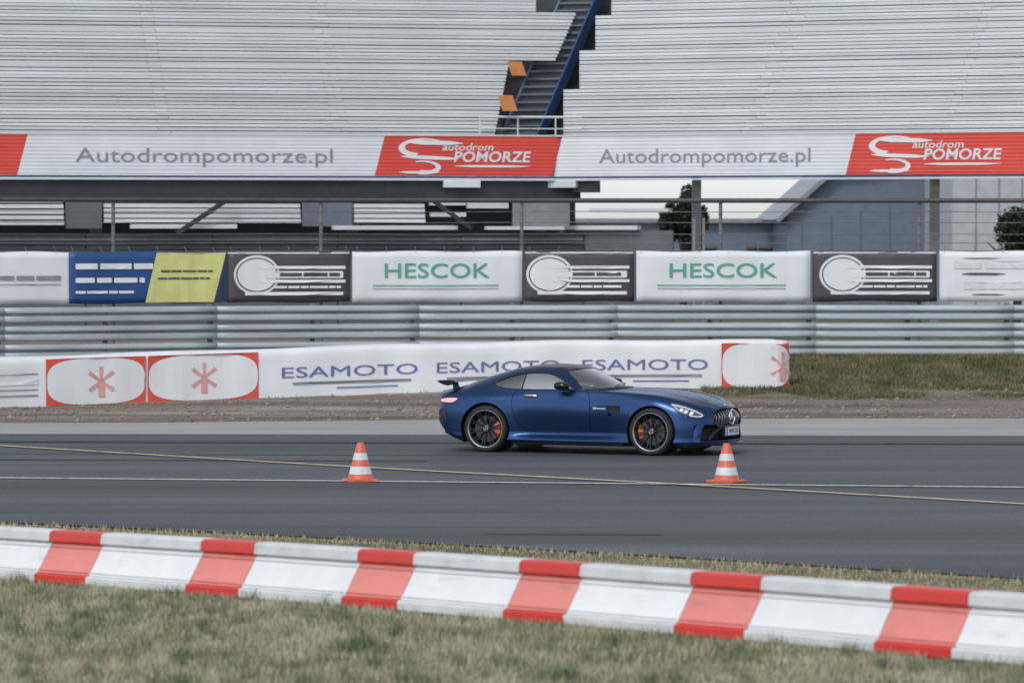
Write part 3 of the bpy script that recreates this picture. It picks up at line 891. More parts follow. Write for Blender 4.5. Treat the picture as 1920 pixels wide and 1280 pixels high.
for v, h_ in ((0.62, 0.02), (0.47, 0.10), (0.33, 0.02), (0.22, 0.03)):
    decal('print_line', rect(-9.9, -8.75, v-h_/2, v+h_/2), M['grey_ink'] if h_ < .05 else M['block_grey'], tw, tfn, 0.014)
# the tyres under the sheet show at its end
for k in range(5):
    p, nr = twp(TX1 - 0.25)
    MB().lathe([(0.16, 0.0), (0.27, 0.01), (0.285, 0.06), (0.285, 0.12), (0.27, 0.165), (0.16, 0.175)], 24, 'z', (p.x - nr.x*.3, p.y - nr.y*.3, p.z + .01 + 0.178*k), closed=True).build('tyre', M['rubber'], tw, True)

# ================================================================== GRANDSTAND
gs = empty('grandstand', (1.09, 105, 0.72))
tag(gs, 'large grandstand of white slatted benches with red and white fascia and a blue stair', 'grandstand')
KX, KY, KZ = 1.09, 105.0, 0.72
A, B = R(13), R(25)
uL = Vector((-math.cos(A), -math.sin(A))); nL = Vector((-math.sin(A), math.cos(A)))
uR = Vector((math.cos(B), -math.sin(B))); nR = Vector((math.sin(B), math.cos(B)))
def SL(s, back, z): return (uL.x*s + nL.x*back, uL.y*s + nL.y*back, z - KZ)
def SR(s, back, z): return (uR.x*s + nR.x*back, uR.y*s + nR.y*back, z - KZ)
def s_at(px, back, side):      # run position on a bench line met by a bearing
    k = (px-960)/8192; u, n_ = (uL, nL) if side == 'L' else (uR, nR)
    x0 = KX + n_.x*back; y0 = KY + n_.y*back
    return (k*y0 - x0) / (u.x - k*u.y)
ZF0, ZF1 = 4.55, 5.50
# benches
NS = 46; DZ = 0.0895
planks = {}
def plank(S, s0, s1, back, z, dep, h, name='bench_plank'):
    mb = MB(); vs = []
    for s_ in (s0, s1):
        for bb, zz in ((back, z), (back, z+h), (back+dep, z+h), (back+dep, z)): vs.append(S(s_, bb, zz))
    mb.add(vs, [(0,1,2,3),(7,6,5,4),(0,4,5,1),(1,5,6,2),(2,6,7,3),(3,7,4,0)])
    return mb.build(name, M['bench'], gs)
for k in range(NS):
    z = ZF1 + 0.03 + DZ*k
    ypx = 430 - (z-CAM_H)*8192/(105+DZ*k)
    g = k % 10
    seat = (g in (1, 5))
    rail = (g == 8 and k > 9)
    gap = (g == 9)
    back = 0.25 + DZ*k + (0 if seat else 0.10) + (0.10 if gap else 0)
    h = 0.068 if not rail else 0.085
    dep = 0.30 if seat else 0.03
    # left block, right end steps with the stair
    endpx = 930 + (245-ypx)*0.2 if ypx > 118 else (1002 + (245-ypx)*0.44 - 18 if ypx > 28 else 1005)
    sL0 = s_at(endpx, back, 'L')
    sL1 = 17.5
    cuts = [sL0, 5.0 + (0.2*(k % 3)), 9.3 + 0.3*(k % 2), 13.5, sL1]
    for a, b in zip(cuts[:-1], cuts[1:]):
        if b-a > 0.05:
            j = random.uniform(-.004, .004)
            plank(SL, a+.004, b-.004, back + j, z + j, dep, h)
    stp = 1056 if ypx > 170 else (1086 if ypx > 100 else (1116 if ypx > 30 else 1146))
    sR0 = s_at(stp, back, 'R')
    cuts = [sR0, 4.6 + 0.25*(k % 3), 9.6 + 0.2*(k % 2), 15.5]
    for a, b in zip(cuts[:-1], cuts[1:]):
        if b-a > 0.05:
            j = random.uniform(-.004, .004)
            plank(SR, a+.004, b-.004, back + j, z + j, dep, h)
# raked decks behind the benches
def deck(S, s0, s1, name):
    mb = MB(); vs = []
    zt = ZF1 + DZ*NS
    for s_ in (s0, s1):
        for bb, zz in ((0.45, ZF1-.05), (0.45+DZ*NS, zt), (0.60+DZ*NS, zt), (0.60, ZF1-0.15)): vs.append(S(s_, bb, zz))
    mb.add(vs, [(0,1,2,3),(7,6,5,4),(0,4,5,1),(1,5,6,2),(2,6,7,3),(3,7,4,0)])
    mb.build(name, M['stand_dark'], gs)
deck(SL, 1.2, 17.6, 'deck'); deck(SR, 0.4, 15.6, 'deck')
def stair_wall():      # dark sheeting closing the stairwell behind the steps
    mb = MB(); vs = []
    for s_ in (-7.5, 0.9):
        for bb, zz in ((1.55, ZF1-.05), (1.55+DZ*NS, ZF1+DZ*NS), (1.65+DZ*NS, ZF1+DZ*NS), (1.65, ZF1-0.15)): vs.append(SR(s_, bb, zz))
    mb.add(vs, [(0,1,2,3),(7,6,5,4),(0,4,5,1),(1,5,6,2),(2,6,7,3),(3,7,4,0)])
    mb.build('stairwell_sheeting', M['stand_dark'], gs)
stair_wall()
# fascia
def fascia(S, s0, s1, m, label, slant=0.25, flip=1):
    mb = MB(); nz = 44; vs = []
    nx = 2
    for j in range(nz+1):
        t = j/nz; z = mix(ZF0, ZF1, t)
        dy = 0.006*math.sin(t*2*math.pi*11)
        for i in range(nx+1):
            s_ = mix(s0 + flip*slant*(t-0.5), s1 + flip*slant*(t-0.5), i/nx)
            vs.append(S(s_, dy, z))
    mb.add(vs, [(j*(nx+1)+i, j*(nx+1)+i+1, (j+1)*(nx+1)+i+1, (j+1)*(nx+1)+i) for j in range(nz) for i in range(nx)])
    o = mb.build('fascia_panel', m, gs, True, 80, fix=False)
    o['label'] = label
    return o
M['fascia_red'] = mat('red_fascia', (0.60, 0.060, 0.040, 1), 0.55, var=0.08, vscale=1.2)
M['fascia_white'] = mat('white_fascia', (0.62, 0.65, 0.69, 1), 0.55, var=0.05, vscale=1.2)
def ftxt(S, txt, s_, z, h, width, m, parent, sh=0.0, flip=1, **kw):
    fn = lambda a, b, off: S(a*flip, -off, b)
    return lettering('lettering', txt, s_, z, h, m, parent, 0.014, width, fn, shear=sh, **kw)
def fdec(S, poly, m, parent, flip=1, off=0.014, name='swoosh'):
    fn = lambda u, v, w_: S(u*flip, -w_, v)
    return decal(name, poly, m, parent, fn, off)
def red_logo(S, s_left, parent, flip):
    """s_left: screen-left end of the panel, positions run to screen right"""
    u = lambda t: s_left + t
    P = fdec
    arc = lambda cx, cz, a, b, t0, t1, w0, w1, n=14: [(cx + (a-w0*0)*math.cos(R(mix(t0, t1, k/n))), cz + b*math.sin(R(mix(t0, t1, k/n)))) for k in range(n+1)] + [(cx + (a-mix(w0, w1, 1-k/n))*math.cos(R(mix(t1, t0, k/n))), cz + (b-mix(w0, w1, 1-k/n)*.55)*math.sin(R(mix(t1, t0, k/n)))) for k in range(n+1)]
    z0 = ZF0
    P(S, arc(u(0.95), z0+0.66, 0.62, 0.24, 25, 250, 0.03, 0.22), M['white_ink'], parent, flip)
    P(S, blade(u(0.55), u(1.9), z0+0.80, 0.10, -0.02), M['white_ink'], parent, flip, 0.018)
    P(S, blade(u(0.40), u(1.8), z0+0.46, 0.085, -0.05), M['white_ink'], parent, flip, 0.016)
    P(S, arc(u(0.95), z0+0.20, 0.42, 0.17, -110, 120, 0.20, 0.05), M['white_ink'], parent, flip, 0.018)
    P(S, blade(u(0.35), u(1.35), z0+0.085, 0.06, 0.0), M['white_ink'], parent, flip, 0.020)
    P(S, blade(u(1.7), u(3.55), z0+0.235, 0.055, 0.0), M['white_ink'], parent, flip, 0.020)
for S, flip, items in ((SL, -1, [(-4.35, 0.0, 'r'), (-12.85, -4.35, 'w'), (-17.2, -12.85, 'r')]), (SR, 1, [(0.0, 7.5, 'w'), (7.5, 12.05, 'r'), (12.05, 16.0, 'w')])):
    for a, b, kk in items:
        if kk == 'r':
            lab = 'red panel with white swoosh'
            o = fascia(S, a*flip, b*flip, M['fascia_red'], lab, flip=flip)
            if a > -13:
                red_logo(S, a + 0.12, o, flip)
                ftxt(S, 'autodrom', a + 2.15, ZF0+0.69, 0.17, 1.25, M['white_ink'], o, 0.15, flip, bold=0.01)
                ftxt(S, 'POMORZE', a + 2.75, ZF0+0.46, 0.26, 1.9, M['white_ink'], o, 0.15, flip, bold=0.02)
        else:
            o = fascia(S, a*flip, b*flip, M['fascia_white'], 'white panel with a web address', flip=flip)
            if b < 10:
                ftxt(S, 'Autodrompomorze.pl', (a+b)/2 + 0.05, ZF0+0.42, 0.44, (b-a)*0.72, M['grey_ink'], o, 0.0, flip)
for S, s0, s1 in ((SL, -0.0, 17.5), (SR, 0.0, 16.0)):
    mb = MB(); mb.bar(S(s0, 0.0, ZF0-.030), S(s1, 0.0, ZF0-.030), 0.05, 0.05); mb.build('blue_trim', M['stand_blue'], gs)
    mb = MB(); mb.bar(S(s0, 0.0, ZF0-.085), S(s1, 0.0, ZF0-.085), 0.06, 0.045); mb.build('ledge', M['bench'], gs)
    mb = MB(); mb.bar(S(s0, 0.03, ZF1+.02), S(s1, 0.03, ZF1+.02), 0.10, 0.035); mb.build('coping', M['bench'], gs)
    mb = MB(); mb.bar(S(s0, 0.12, ZF0+.45), S(s1, 0.12, ZF0+.45), 0.12, 0.9); mb.build('fascia_backing', M['stand_dark'], gs)
# handrails across the stair opening
hz0 = ZF1 + 0.47
MB().tube([SL(1.9, 0.10, hz0), SL(0, 0.10, hz0), SR(0.6, 0.10, hz0)], 0.028, 8).build('handrail', M['bench'], gs, True)
MB().tube([SL(1.9, 0.10, hz0-.28), SL(0, 0.10, hz0-.28), SR(0.6, 0.10, hz0-.28)], 0.014, 8).build('handrail', M['bench'], gs, True)
for s_ in (1.88, 0.95, 0.02):
    MB().tube([SL(s_, 0.10, ZF1), SL(s_, 0.10, hz0)], 0.018, 8).build('handrail_post', M['bench'], gs, True)
# stair: rises with the right-hand block
def ST(s, back, z): return SR(s, back, z)
sB = s_at(1002, 0.3, 'R')
for side, wd in ((0.0, 0.10),):
    a = Vector(ST(sB, 0.35, ZF1-0.25)); b = Vector(ST(sB, 0.35+4.3, ZF1-0.25+4.3))
    MB().bar(a, b, 0.045, 0.34).build('stair_stringer', M['stand_blue'], gs)
    a = Vector(ST(sB-1.02, 0.35, ZF1-0.3)); b = Vector(ST(sB-1.02, 0.35+4.3, ZF1-0.3+4.3))
    MB().bar(a, b, 0.045, 0.20).build('stair_stringer', M['stand_slate'], gs)
for i in range(22):
    t = 0.195*i
    mb = MB(); vs = []
    for s_ in (sB-1.0, sB-0.04):
        for bb, zz in ((0.45+t, ZF1-.12+t), (0.45+t, ZF1-.07+t), (0.74+t, ZF1-.07+t), (0.74+t, ZF1-.12+t)): vs.append(ST(s_, bb, zz))
    mb.add(vs, [(0,1,2,3),(7,6,5,4),(0,4,5,1),(1,5,6,2),(2,6,7,3),(3,7,4,0)])
    mb.build('stair_tread', M['stand_slate'], gs)
    mb = MB(); vs = []
    for s_ in (sB-1.0, sB-0.04):
        for bb, zz in ((0.76+t, ZF1-.12+t), (0.76+t, ZF1+.09+t), (0.775+t, ZF1+.09+t), (0.775+t, ZF1-.12+t)): vs.append(ST(s_, bb, zz))
    mb.add(vs, [(0,1,2,3),(7,6,5,4),(0,4,5,1),(1,5,6,2),(2,6,7,3),(3,7,4,0)])
    mb.build('stair_riser', M['stand_grey'], gs)
# side cheek of the left block beside the stair, and orange barrier boards hung there
for (ps, bk, z0, z1) in ((955, 1.75, 6.98, 7.32), (938, 0.85, 6.10, 6.48)):
    s_ = s_at(ps, bk, 'L')
    mb = MB(); vs = []
    for q in (s_-0.20, s_+0.16):
        for bb, zz in ((bk, z0), (bk, z1), (bk+0.05, z1), (bk+0.05, z0)): vs.append(SL(q + 0.12*(zz-z0)/(z1-z0), bb-1.0, zz))
    mb.add(vs, [(0,1,2,3),(7,6,5,4),(0,4,5,1),(1,5,6,2),(2,6,7,3),(3,7,4,0)])
    o = mb.build('orange_board', M['orange'], gs, bevel=0.01); o['label'] = 'orange board beside the stair'
# landing panel between stair and left block
a = SL(s_at(995, 1.6, 'L'), 1.6, 6.55)
# understructure, left: deep girder, columns, braces, lower benches
mb = MB(); mb.bar(SL(-0.6, 0.25, 4.24), SL(17.5, 0.25, 4.24), 0.30, 0.44); mb.build('girder', M['stand_dark'], gs)
mb = MB(); mb.bar(SR(0.35, 0.25, 4.31), SR(0.95, 0.25, 4.31), 0.30, 0.30); mb.build('girder', M['stand_dark'], gs)
for s_, m in ((0.25, 'stand_mid'), (4.9, 'stand_slate'), (11.05, 'stand_slate'), (15.5, 'stand_slate')):
    mb = MB(); mb.bar(SL(s_, 0.55, 0.5), SL(s_, 0.55, 4.02), 0.30, 0.30); mb.build('column', M['stand_dark'], gs)
for s_, s2 in ((9.4, 8.25), (3.0, 1.7)):
    pass
mb = MB(); mb.bar(SL(9.35, -.85, 3.18), SL(8.05, -.85, 4.04), 0.08, 0.11); mb.build('brace', M['stand_dark'], gs)
mb = MB(); mb.bar(SL(3.35, -.85, 4.04), SL(2.3, -.85, 3.3), 0.08, 0.10); mb.build('brace', M['stand_dark'], gs)
# lower white benches under the deck
for s0, s1, zs in ((11.95, 17.4, (3.40, 3.53, 3.66, 3.79, 3.92)), (6.35, 11.0, (3.45, 3.57, 3.69, 3.81, 3.93)), (3.35, 5.05, (3.45, 3.57, 3.69, 3.81, 3.93)), (2.35, 3.2, (3.87, 3.60)), (1.3, 2.3, (3.80, 3.90))):
    for zz in zs:
        plank(SL, s0, s1, -0.55 + (zz-3.4)*0.3, zz-.02, 0.22, 0.092, 'lower_bench_plank')
plank(SL, 7.9, 10.4, -.7, 3.30, 0.25, 0.10, 'lower_bench_plank')
plank(SL, 2.6, 5.6, -.7, 3.27, 0.25, 0.10, 'lower_bench_plank')
plank(SL, 0.0, 1.9, -.7, 3.27, 0.25, 0.08, 'lower_bench_plank')
plank(SR, 0.0, 2.0, 0.2, 3.27, 0.25, 0.10, 'lower_bench_plank')
plank(SR, 0.75, 2.8, 0.2, 3.68, 0.25, 0.10, 'lower_bench_plank')
for s0, s1, z0, z1, m in ((5.1, 6.3, 3.35, 4.0, 'stand_slate'), (-0.2, 1.2, 3.36, 4.01, 'stand_mid'), (11.05, 11.9, 3.3, 4.0, 'stand_grey')):
    mb = MB(); mb.bar(SL(s0, -.40, (z0+z1)/2), SL(s1, -.40, (z0+z1)/2), 0.06, z1-z0); mb.build('infill_panel', M[m], gs)
# lamp boxes on the girder
for S, s_ in ((SL, 2.35), (SR, 0.05)):
    mb = MB(); mb.bar(S(s_-0.45, 0.03, 4.36), S(s_+0.45, 0.03, 4.36), 0.16, 0.17); mb.build('lamp_box', M['bench'], gs, bevel=0.01)
# dark back wall and ribbed plinth
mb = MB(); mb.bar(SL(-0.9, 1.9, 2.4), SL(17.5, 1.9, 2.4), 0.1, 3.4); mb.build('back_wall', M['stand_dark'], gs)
for i in range(6):
    mb = MB(); mb.bar(SL(-0.6 + 3*i, -0.05, 1.95), SL(-0.6 + 3*i + 2.97, -0.05, 1.95), 0.06, 2.45); mb.build('plinth_panel', M['stand_grey'], gs)
for zz in (3.17, 3.04, 2.93, 2.80):
    mb = MB(); mb.bar(SL(-0.6, -0.12, zz), SL(17.5, -0.12, zz), 0.06, 0.045); mb.build('plinth_rail', M['stand_dark' if zz != 3.04 else 'stand_mid'], gs)
mb = MB(); mb.bar(SR(-0.1, 0.4, 2.0), SR(2.85, 0.4, 2.0), 0.06, 2.5); mb.build('plinth_panel', M['stand_grey'], gs)
for s_ in (2.95, 9.0, 15.0):
    mb = MB(); mb.bar(SR(s_, 1.6, 0.3), SR(s_, 1.6, 5.9), 0.22, 0.22); mb.build('column', M['stand_mid'], gs)
for s_ in (3.3, 3.55):
    mb = MB(); mb.bar(SR(s_, 0.6, 0.5), SR(s_, 0.6, 3.55), 0.20, 0.06); mb.build('column', M['stand_mid'], gs)

# ================================================================== BEHIND, RIGHT
hb = empty('hall', (12, 142, 0.6))
tag(hb, 'slate blue hall with sloping roof seen under the right part of the grandstand', 'building')
hw = MB(); P = [(8.95-12, 0), (8.95-12, 3.15), (10.4-12, 4.45), (19-12, 5.5), (19-12, 0)]
hw.prism(P, lambda u, v, t: (u, t, v), 0, 12); hw.build('wall', M['hall'], hb)
mb = MB(); mb.bar((8.6-12, 5.9, 2.95), (10.45-12, 5.9, 4.60), 12.6, 0.14); mb.build('roof', M['roof_grey'], hb)
mb = MB(); mb.bar((10.4-12, 5.9, 4.58), (19.4-12, 5.9, 5.68), 12.6, 0.14); mb.build('roof', M['roof_grey'], hb)
for i in range(9):
    x = -2.6 + 0.95*i
    mb = MB(); mb.box(x, x+.03, -0.03, -0.003, 0.2, 3.0 + 0.12*i); mb.build('cladding_seam', M['stand_slate'], hb)
lw = empty('low_shed', (5.5, 150, 0.6))
tag(lw, 'long low slate blue shed under the open sky left of the hall', 'building')
MB().box(-4.5, 9.0, 0, 8, 0, 2.9).build('wall', M['hall'], lw)
MB().box(-4.7, 9.2, -0.3, 8.3, 2.92, 3.05).build('roof', M['roof_grey'], lw)
for i in range(6):
    f = MB().box(-3.8+2.1*i, -2.6+2.1*i, -0.06, -0.004, 1.2, 2.1).build('window', M['stand_grey'], lw)
    MB().box(-3.72+2.1*i, -2.68+2.1*i, -0.075, -0.062, 1.28, 2.02).build('pane', M['gloss_black'], f)
lt = empty('light_building', (14, 133, 0.6))
tag(lt, 'pale grey clad building at the far right edge behind the fence', 'building')
MB().box(-0.6, 9, 0, 10, 0, 6.5).build('wall', M['hall_light'], lt)
MB().box(-0.8, 9.2, -0.2, 10.2, 6.52, 6.7).build('roof', M['roof_grey'], lt)
for i in range(5):
    MB().box(0.1+.7*i, 0.13+.7*i, -0.03, -0.003, 0.2, 6.2).build('cladding_seam', M['stand_mid'], lt)

def leafcloud(name, m, parent, centre, rad, n, size):
    V = np.zeros((n, 4, 3), np.float32)
    cl = [(np.array([random.gauss(0, .45), random.gauss(0, .45), random.gauss(0, .45)]) * rad, random.uniform(.25, .5)) for _ in range(16)]
    for i in range(n):
        c_, s_ = cl[i % 16]
        d = rng.normal(size=3); d /= np.linalg.norm(d)
        p = np.array(centre) + c_ + d * np.array(rad) * s_ * rng.uniform(.5, 1)
        a = rng.normal(size=3); a /= np.linalg.norm(a); b = np.cross(a, rng.normal(size=3)); b /= np.linalg.norm(b)
        sz = size * rng.uniform(.6, 1.3)
        V[i] = [p - a*sz, p - b*sz*.5, p + a*sz, p + b*sz*.5]
    me = bpy.data.meshes.new(name)
    me.from_pydata(V.reshape(-1, 3).tolist(), [], [(4*i, 4*i+1, 4*i+2, 4*i+3) for i in range(n)])
    return obj(name, me, m, parent)
M['leaf'] = grass_mat('tree_leaf', [(0.36, (0.035, 0.055, 0.022, 1)), (0.6, (0.060, 0.085, 0.035, 1)), (0.9, (0.10, 0.12, 0.055, 1))])
M['leaf_dark'] = grass_mat('conifer_leaf', [(0.36, (0.012, 0.020, 0.014, 1)), (0.6, (0.022, 0.034, 0.022, 1)), (0.9, (0.035, 0.05, 0.03, 1))])
def tree(loc, h, rad, m, label, n=3000, size=0.075):
    o = empty('tree', loc)
    tr = MB(); tr.tube([(0, 0, -.1), (.05, 0, h*.35), (-.03, .05, h*.6), (0.02, 0, h*.85)], [.13, .10, .07, .03], 8)
    for k in range(5):
        a = k*1.3; z = h*(.38+.1*k); tr.tube([(0, 0, z), (math.cos(a)*rad[0]*.4, math.sin(a)*rad[1]*.4, z+h*.1), (math.cos(a)*rad[0]*.7, math.sin(a)*rad[1]*.7, z+h*.2)], [.05, .035, .012], 6)
    tr.build('trunk', M['bark'], o, True)
    leafcloud('crown', m, o, (0, 0, h*.74), rad, n, size)
    return tag(o, label, 'tree')
tree((5.0, 128, 0.6), 3.9, (0.62, 0.7, 1.1), M['leaf_dark'], 'small dark leafy tree under the stand between grey columns and the sky gap', 6500)
tree((13.5, 117, 0.6), 3.0, (1.25, 1.1, 1.2), M['leaf_dark'], 'dark tree at the far right edge above the white banner', 12000)

# ================================================================== THE CAR
# local frame: x forward from the rear axle, y to the car's left, z up
WB = 2.63
XN, XT = 3.51, -0.95
F = {}
def fc(name, ykeys, zkeys): F[name] = (pchip(ykeys), pchip(zkeys))
fc('c0', [(XT, 0), (XN, 0)], [(XT, .30), (-.6, .20), (-.3, .15), (0.3, .13), (3.2, .13), (XN, .15)])
fc('c1', [(XT, .80), (0, .80), (2.6, .80), (XN, .85)], [(XT, .30), (-.75, .26), (-.42, .165), (0.3, .155), (3.0, .15), (XN, .16)])
fc('c2', [(XT, .93), (-.5, .965), (0, .99), (.5, .975), (1.2, .972), (2.0, .972), (2.63, .985), (3.0, .985), (XN, .97)],
         [(XT, .345), (-.75, .30), (-.42, .205), (0.3, .18), (3.0, .175), (XN, .185)])
fc('c2b', [(XT, .955), (-.5, .985), (0, 1.0), (.45, .980), (.8, .962), (1.2, .955), (1.8, .955), (2.2, .965), (2.63, .99), (3.0, .985), (XN, .975)],
          [(XT, .40), (-.42, .29), (0.3, .225), (2.2, .225), (3.0, .25), (XN, .25)])
fc('c3', [(XT, .96), (-.5, .99), (0, 1.005), (.42, .960), (.7, .895), (1.2, .878), (1.8, .882), (2.15, .93), (2.63, .99), (3.0, .985), (XN, .98)],
         [(XT, .46), (-.42, .38), (0.3, .30), (1.2, .285), (2.2, .30), (3.0, .33), (XN, .33)])
fc('c4', [(XT, .965), (-.5, .995), (0, 1.012), (.42, .972), (.7, .925), (1.2, .905), (1.8, .908), (2.15, .945), (2.63, .995), (3.0, .985), (XN, .975)],
         [(XT, .54), (-.42, .50), (0.3, .43), (1.2, .40), (2.2, .42), (3.0, .43), (XN, .41)])
fc('c5', [(XT, .955), (-.5, .99), (0, 1.005), (.42, .978), (.8, .953), (1.2, .945), (1.8, .948), (2.2, .968), (2.63, .990), (3.0, .975), (3.3, .955), (XN, .95)],
         [(XT, .64), (-.42, .64), (0, .64), (1.2, .58), (2.2, .60), (2.63, .61), (3.0, .56), (XN, .50)])
fc('c6', [(XT, .925), (-.5, .955), (0, .968), (.42, .955), (.8, .942), (1.2, .936), (1.8, .93), (2.2, .940), (2.63, .952), (3.0, .935), (3.3, .91), (XN, .90)],
         [(XT, .735), (-.42, .79), (0, .80), (.42, .79), (1.2, .77), (1.8, .77), (2.2, .775), (2.63, .765), (3.0, .68), (3.3, .60), (XN, .565)])
fc('c7', [(XT, .86), (-.5, .855), (0, .865), (.42, .872), (1.2, .875), (1.8, .865), (2.2, .865), (2.63, .865), (3.0, .84), (3.3, .81), (XN, .80)],
         [(XT, .80), (-.6, .855), (-.3, .895), (0, .908), (.42, .912), (1.2, .914), (1.7, .912), (2.2, .892), (2.63, .858), (3.0, .782), (3.3, .690), (XN, .625)])
fc('c8', [(XT, .74), (-.5, .745), (-.2, .765), (.11, .785), (.71, .79), (1.2, .795), (1.5, .79), (2.2, .77), (2.63, .76), (3.0, .73), (XN, .70)],
         [(XT, .838), (-.6, .895), (-.3, .955), (.11, 1.01), (.31, 1.035), (.71, 1.045), (1.0, 1.04), (1.2, .995), (1.35, .945), (1.5, .922), (2.2, .905), (2.63, .880), (3.0, .812), (3.3, .720), (XN, .655)])
fc('c9', [(XT, .60), (-.5, .63), (-.2, .64), (.11, .65), (.71, .665), (1.2, .665), (1.5, .67), (2.2, .64), (2.63, .62), (3.0, .59), (XN, .55)],
         [(XT, .862), (-.7, .895), (-.5, .945), (-.26, 1.015), (.11, 1.105), (.31, 1.145), (.71, 1.180), (.95, 1.172), (1.1, 1.135), (1.25, 1.07), (1.4, .995), (1.52, .938), (1.65, .918), (2.2, .910), (2.63, .888), (3.0, .826), (3.3, .740), (XN, .672)])
fc('c10', [(XT, .45), (-.5, .48), (.11, .49), (.71, .50), (1.3, .50), (1.7, .48), (2.2, .46), (3.0, .42), (XN, .40)],
          [(XT, .876), (-.82, .888), (-.7, .915), (-.5, .972), (-.26, 1.06), (.11, 1.165), (.31, 1.212), (.71, 1.252), (.95, 1.247), (1.12, 1.21), (1.3, 1.135), (1.5, 1.035), (1.68, .948), (1.8, .922), (2.2, .925), (2.63, .905), (3.0, .846), (3.3, .758), (XN, .684)])
fc('c11', [(XT, .24), (-.5, .25), (.71, .26), (1.3, .26), (3.0, .22), (XN, .2)],
          [(XT, .884), (-.84, .893), (-.7, .928), (-.5, .985), (-.26, 1.08), (.11, 1.188), (.31, 1.235), (.71, 1.276), (1.0, 1.268), (1.2, 1.225), (1.4, 1.140), (1.6, 1.045), (1.78, .955), (1.88, .930), (2.2, .930), (2.63, .910), (3.0, .853), (3.3, .766), (XN, .690)])
fc('c12', [(XT, 0), (XN, 0)],
          [(XT, .886), (-.84, .895), (-.7, .932), (-.5, .990), (-.26, 1.086), (.11, 1.195), (.31, 1.242), (.71, 1.284), (1.0, 1.276), (1.22, 1.230), (1.42, 1.145), (1.62, 1.05), (1.80, .960), (1.90, .936), (2.2, .934), (2.63, .914), (3.0, .856), (3.3, .770), (XN, .692)])
ORDER = ['c0', 'c1', 'c2', 'c2b', 'c3', 'c4', 'c5', 'c6', 'c7', 'c8', 'c9', 'c10', 'c11', 'c12']
def plan(x):
    if x > 2.92:
        t = min(1, (x-2.92)/(XN-2.92)); return max(0.02, (1-t**2.3)) ** (1/2.3)
    if x < -.42:
        t = min(1, (-.42-x)/(-.42-XT)); return max(0.02, (1-t**3.0)) ** (1/3.0)
    return 1.0
def warp(x, z):
    # nose leans: lower lip forward, grille slightly undercut; tail tucks under
    if x > 3.0:
        k = sstep(3.0, 3.5, x); x = x + k*(0.0*sstep(.40, .15, z) - 0.04*sstep(.55, .72, z))
    if x < -.5:
        k = sstep(-.5, -.9, x); x = x + k*(0.10*sstep(.45, .25, z) - 0.05*sstep(.70, .88, z))
    return x
SUB = 5
def section(x):
    p = plan(x)
    P = [Vector((F[c][0](x)*p, F[c][1](x))) for c in ORDER]
    Q = []
    ext = [Vector((-P[1].x, P[1].y))] + P + [Vector((-P[-2].x, P[-2].y))]
    for i in range(1, len(ext)-2):
        a, b, c, d = ext[i-1], ext[i], ext[i+1], ext[i+2]
        for k in range(SUB):
            t = k/SUB
            Q.append(0.5*((2*b) + (c-a)*t + (2*a-5*b+4*c-d)*t*t + (3*b-3*c+d-a)*t*t*t))
    Q.append(P[-1])
    return Q
def stations():
    xs = list(np.linspace(-.42, 2.92, 96))
    xs += [2.92 + (XN-2.92)*math.sin(R(90*k/26)) for k in range(1, 27)]
    xs += [-.42 - (-.42-XT)*math.sin(R(90*k/22)) for k in range(1, 23)]
    return sorted(xs)
def body_solid():
    xs = stations(); vs = []; rings = []
    for x in xs:
        h = section(x); n = len(h)
        ring = []
        for i in range(n):                      # right side (negative y) bottom -> top
            ring.append((warp(x, h[i].y), -max(h[i].x, 0), h[i].y))
        for i in range(n-2, 0, -1):             # left side top -> bottom
            ring.append((warp(x, h[i].y), max(h[i].x, 0), h[i].y))
        rings.append(ring)
    m = len(rings[0])
    for r in rings: vs += r
    fs = []
    for i in range(len(rings)-1):
        for j in range(m):
            k = (j+1) % m
            fs.append((i*m+j, i*m+k, (i+1)*m+k, (i+1)*m+j))
    fs.append(tuple(range(m))); fs.append(tuple((len(rings)-1)*m + j for j in range(m-1, -1, -1)))
    me = bpy.data.meshes.new('solid'); me.from_pydata(vs, [], fs)
    bm = bmesh.new(); bm.from_mesh(me)
    bmesh.ops.remove_doubles(bm, verts=bm.verts, dist=1e-5)
    bmesh.ops.recalc_face_normals(bm, faces=bm.faces)
    bm.to_mesh(me); bm.free()
    return me
solid = body_solid()
BM = bmesh.new(); BM.from_mesh(solid); BM.normal_update(); BM.faces.ensure_lookup_table()
BVH = BVHTree.FromBMesh(BM)
def surf_normal(co):
    loc, nrm, idx, dist = BVH.find_nearest(co)
    f = BM.faces[idx]
    if len(f.verts) > 6: return nrm, dist
    w_ = poly_3d_calc([v.co for v in f.verts], loc)
    n = Vector((0, 0, 0))
    for v, k in zip(f.verts, w_): n += v.normal * k
    return n.normalized(), dist

def boolean(me, cutter, op):
    a = bpy.data.objects.new('a', me); b = bpy.data.objects.new('b', cutter)
    C.objects.link(a); C.objects.link(b)
    md = a.modifiers.new('b', 'BOOLEAN'); md.operation = op; md.object = b; md.solver = 'EXACT'
    dg = bpy.context.evaluated_depsgraph_get()
    r = bpy.data.meshes.new_from_object(a.evaluated_get(dg))
    bpy.data.objects.remove(a); bpy.data.objects.remove(b)
    return r
def cut_mesh(mbs):
    mb = MB()
    for k in mbs: mb.add(k.v, k.f)
    me = mb.mesh('cut'); return me
def fix_normals(me):
    me.shade_smooth()
    nl = []
    cache = {}
    for p in me.polygons:
        pn = p.normal
        for li in p.loop_indices:
            vi = me.loops[li].vertex_index
            if vi not in cache: cache[vi] = surf_normal(me.vertices[vi].co)
            n, d = cache[vi]
            nl.append(n if (d < 8e-4 and n.dot(pn) > 0.8) else pn.copy())
    me.normals_split_custom_set([tuple(n) for n in nl])

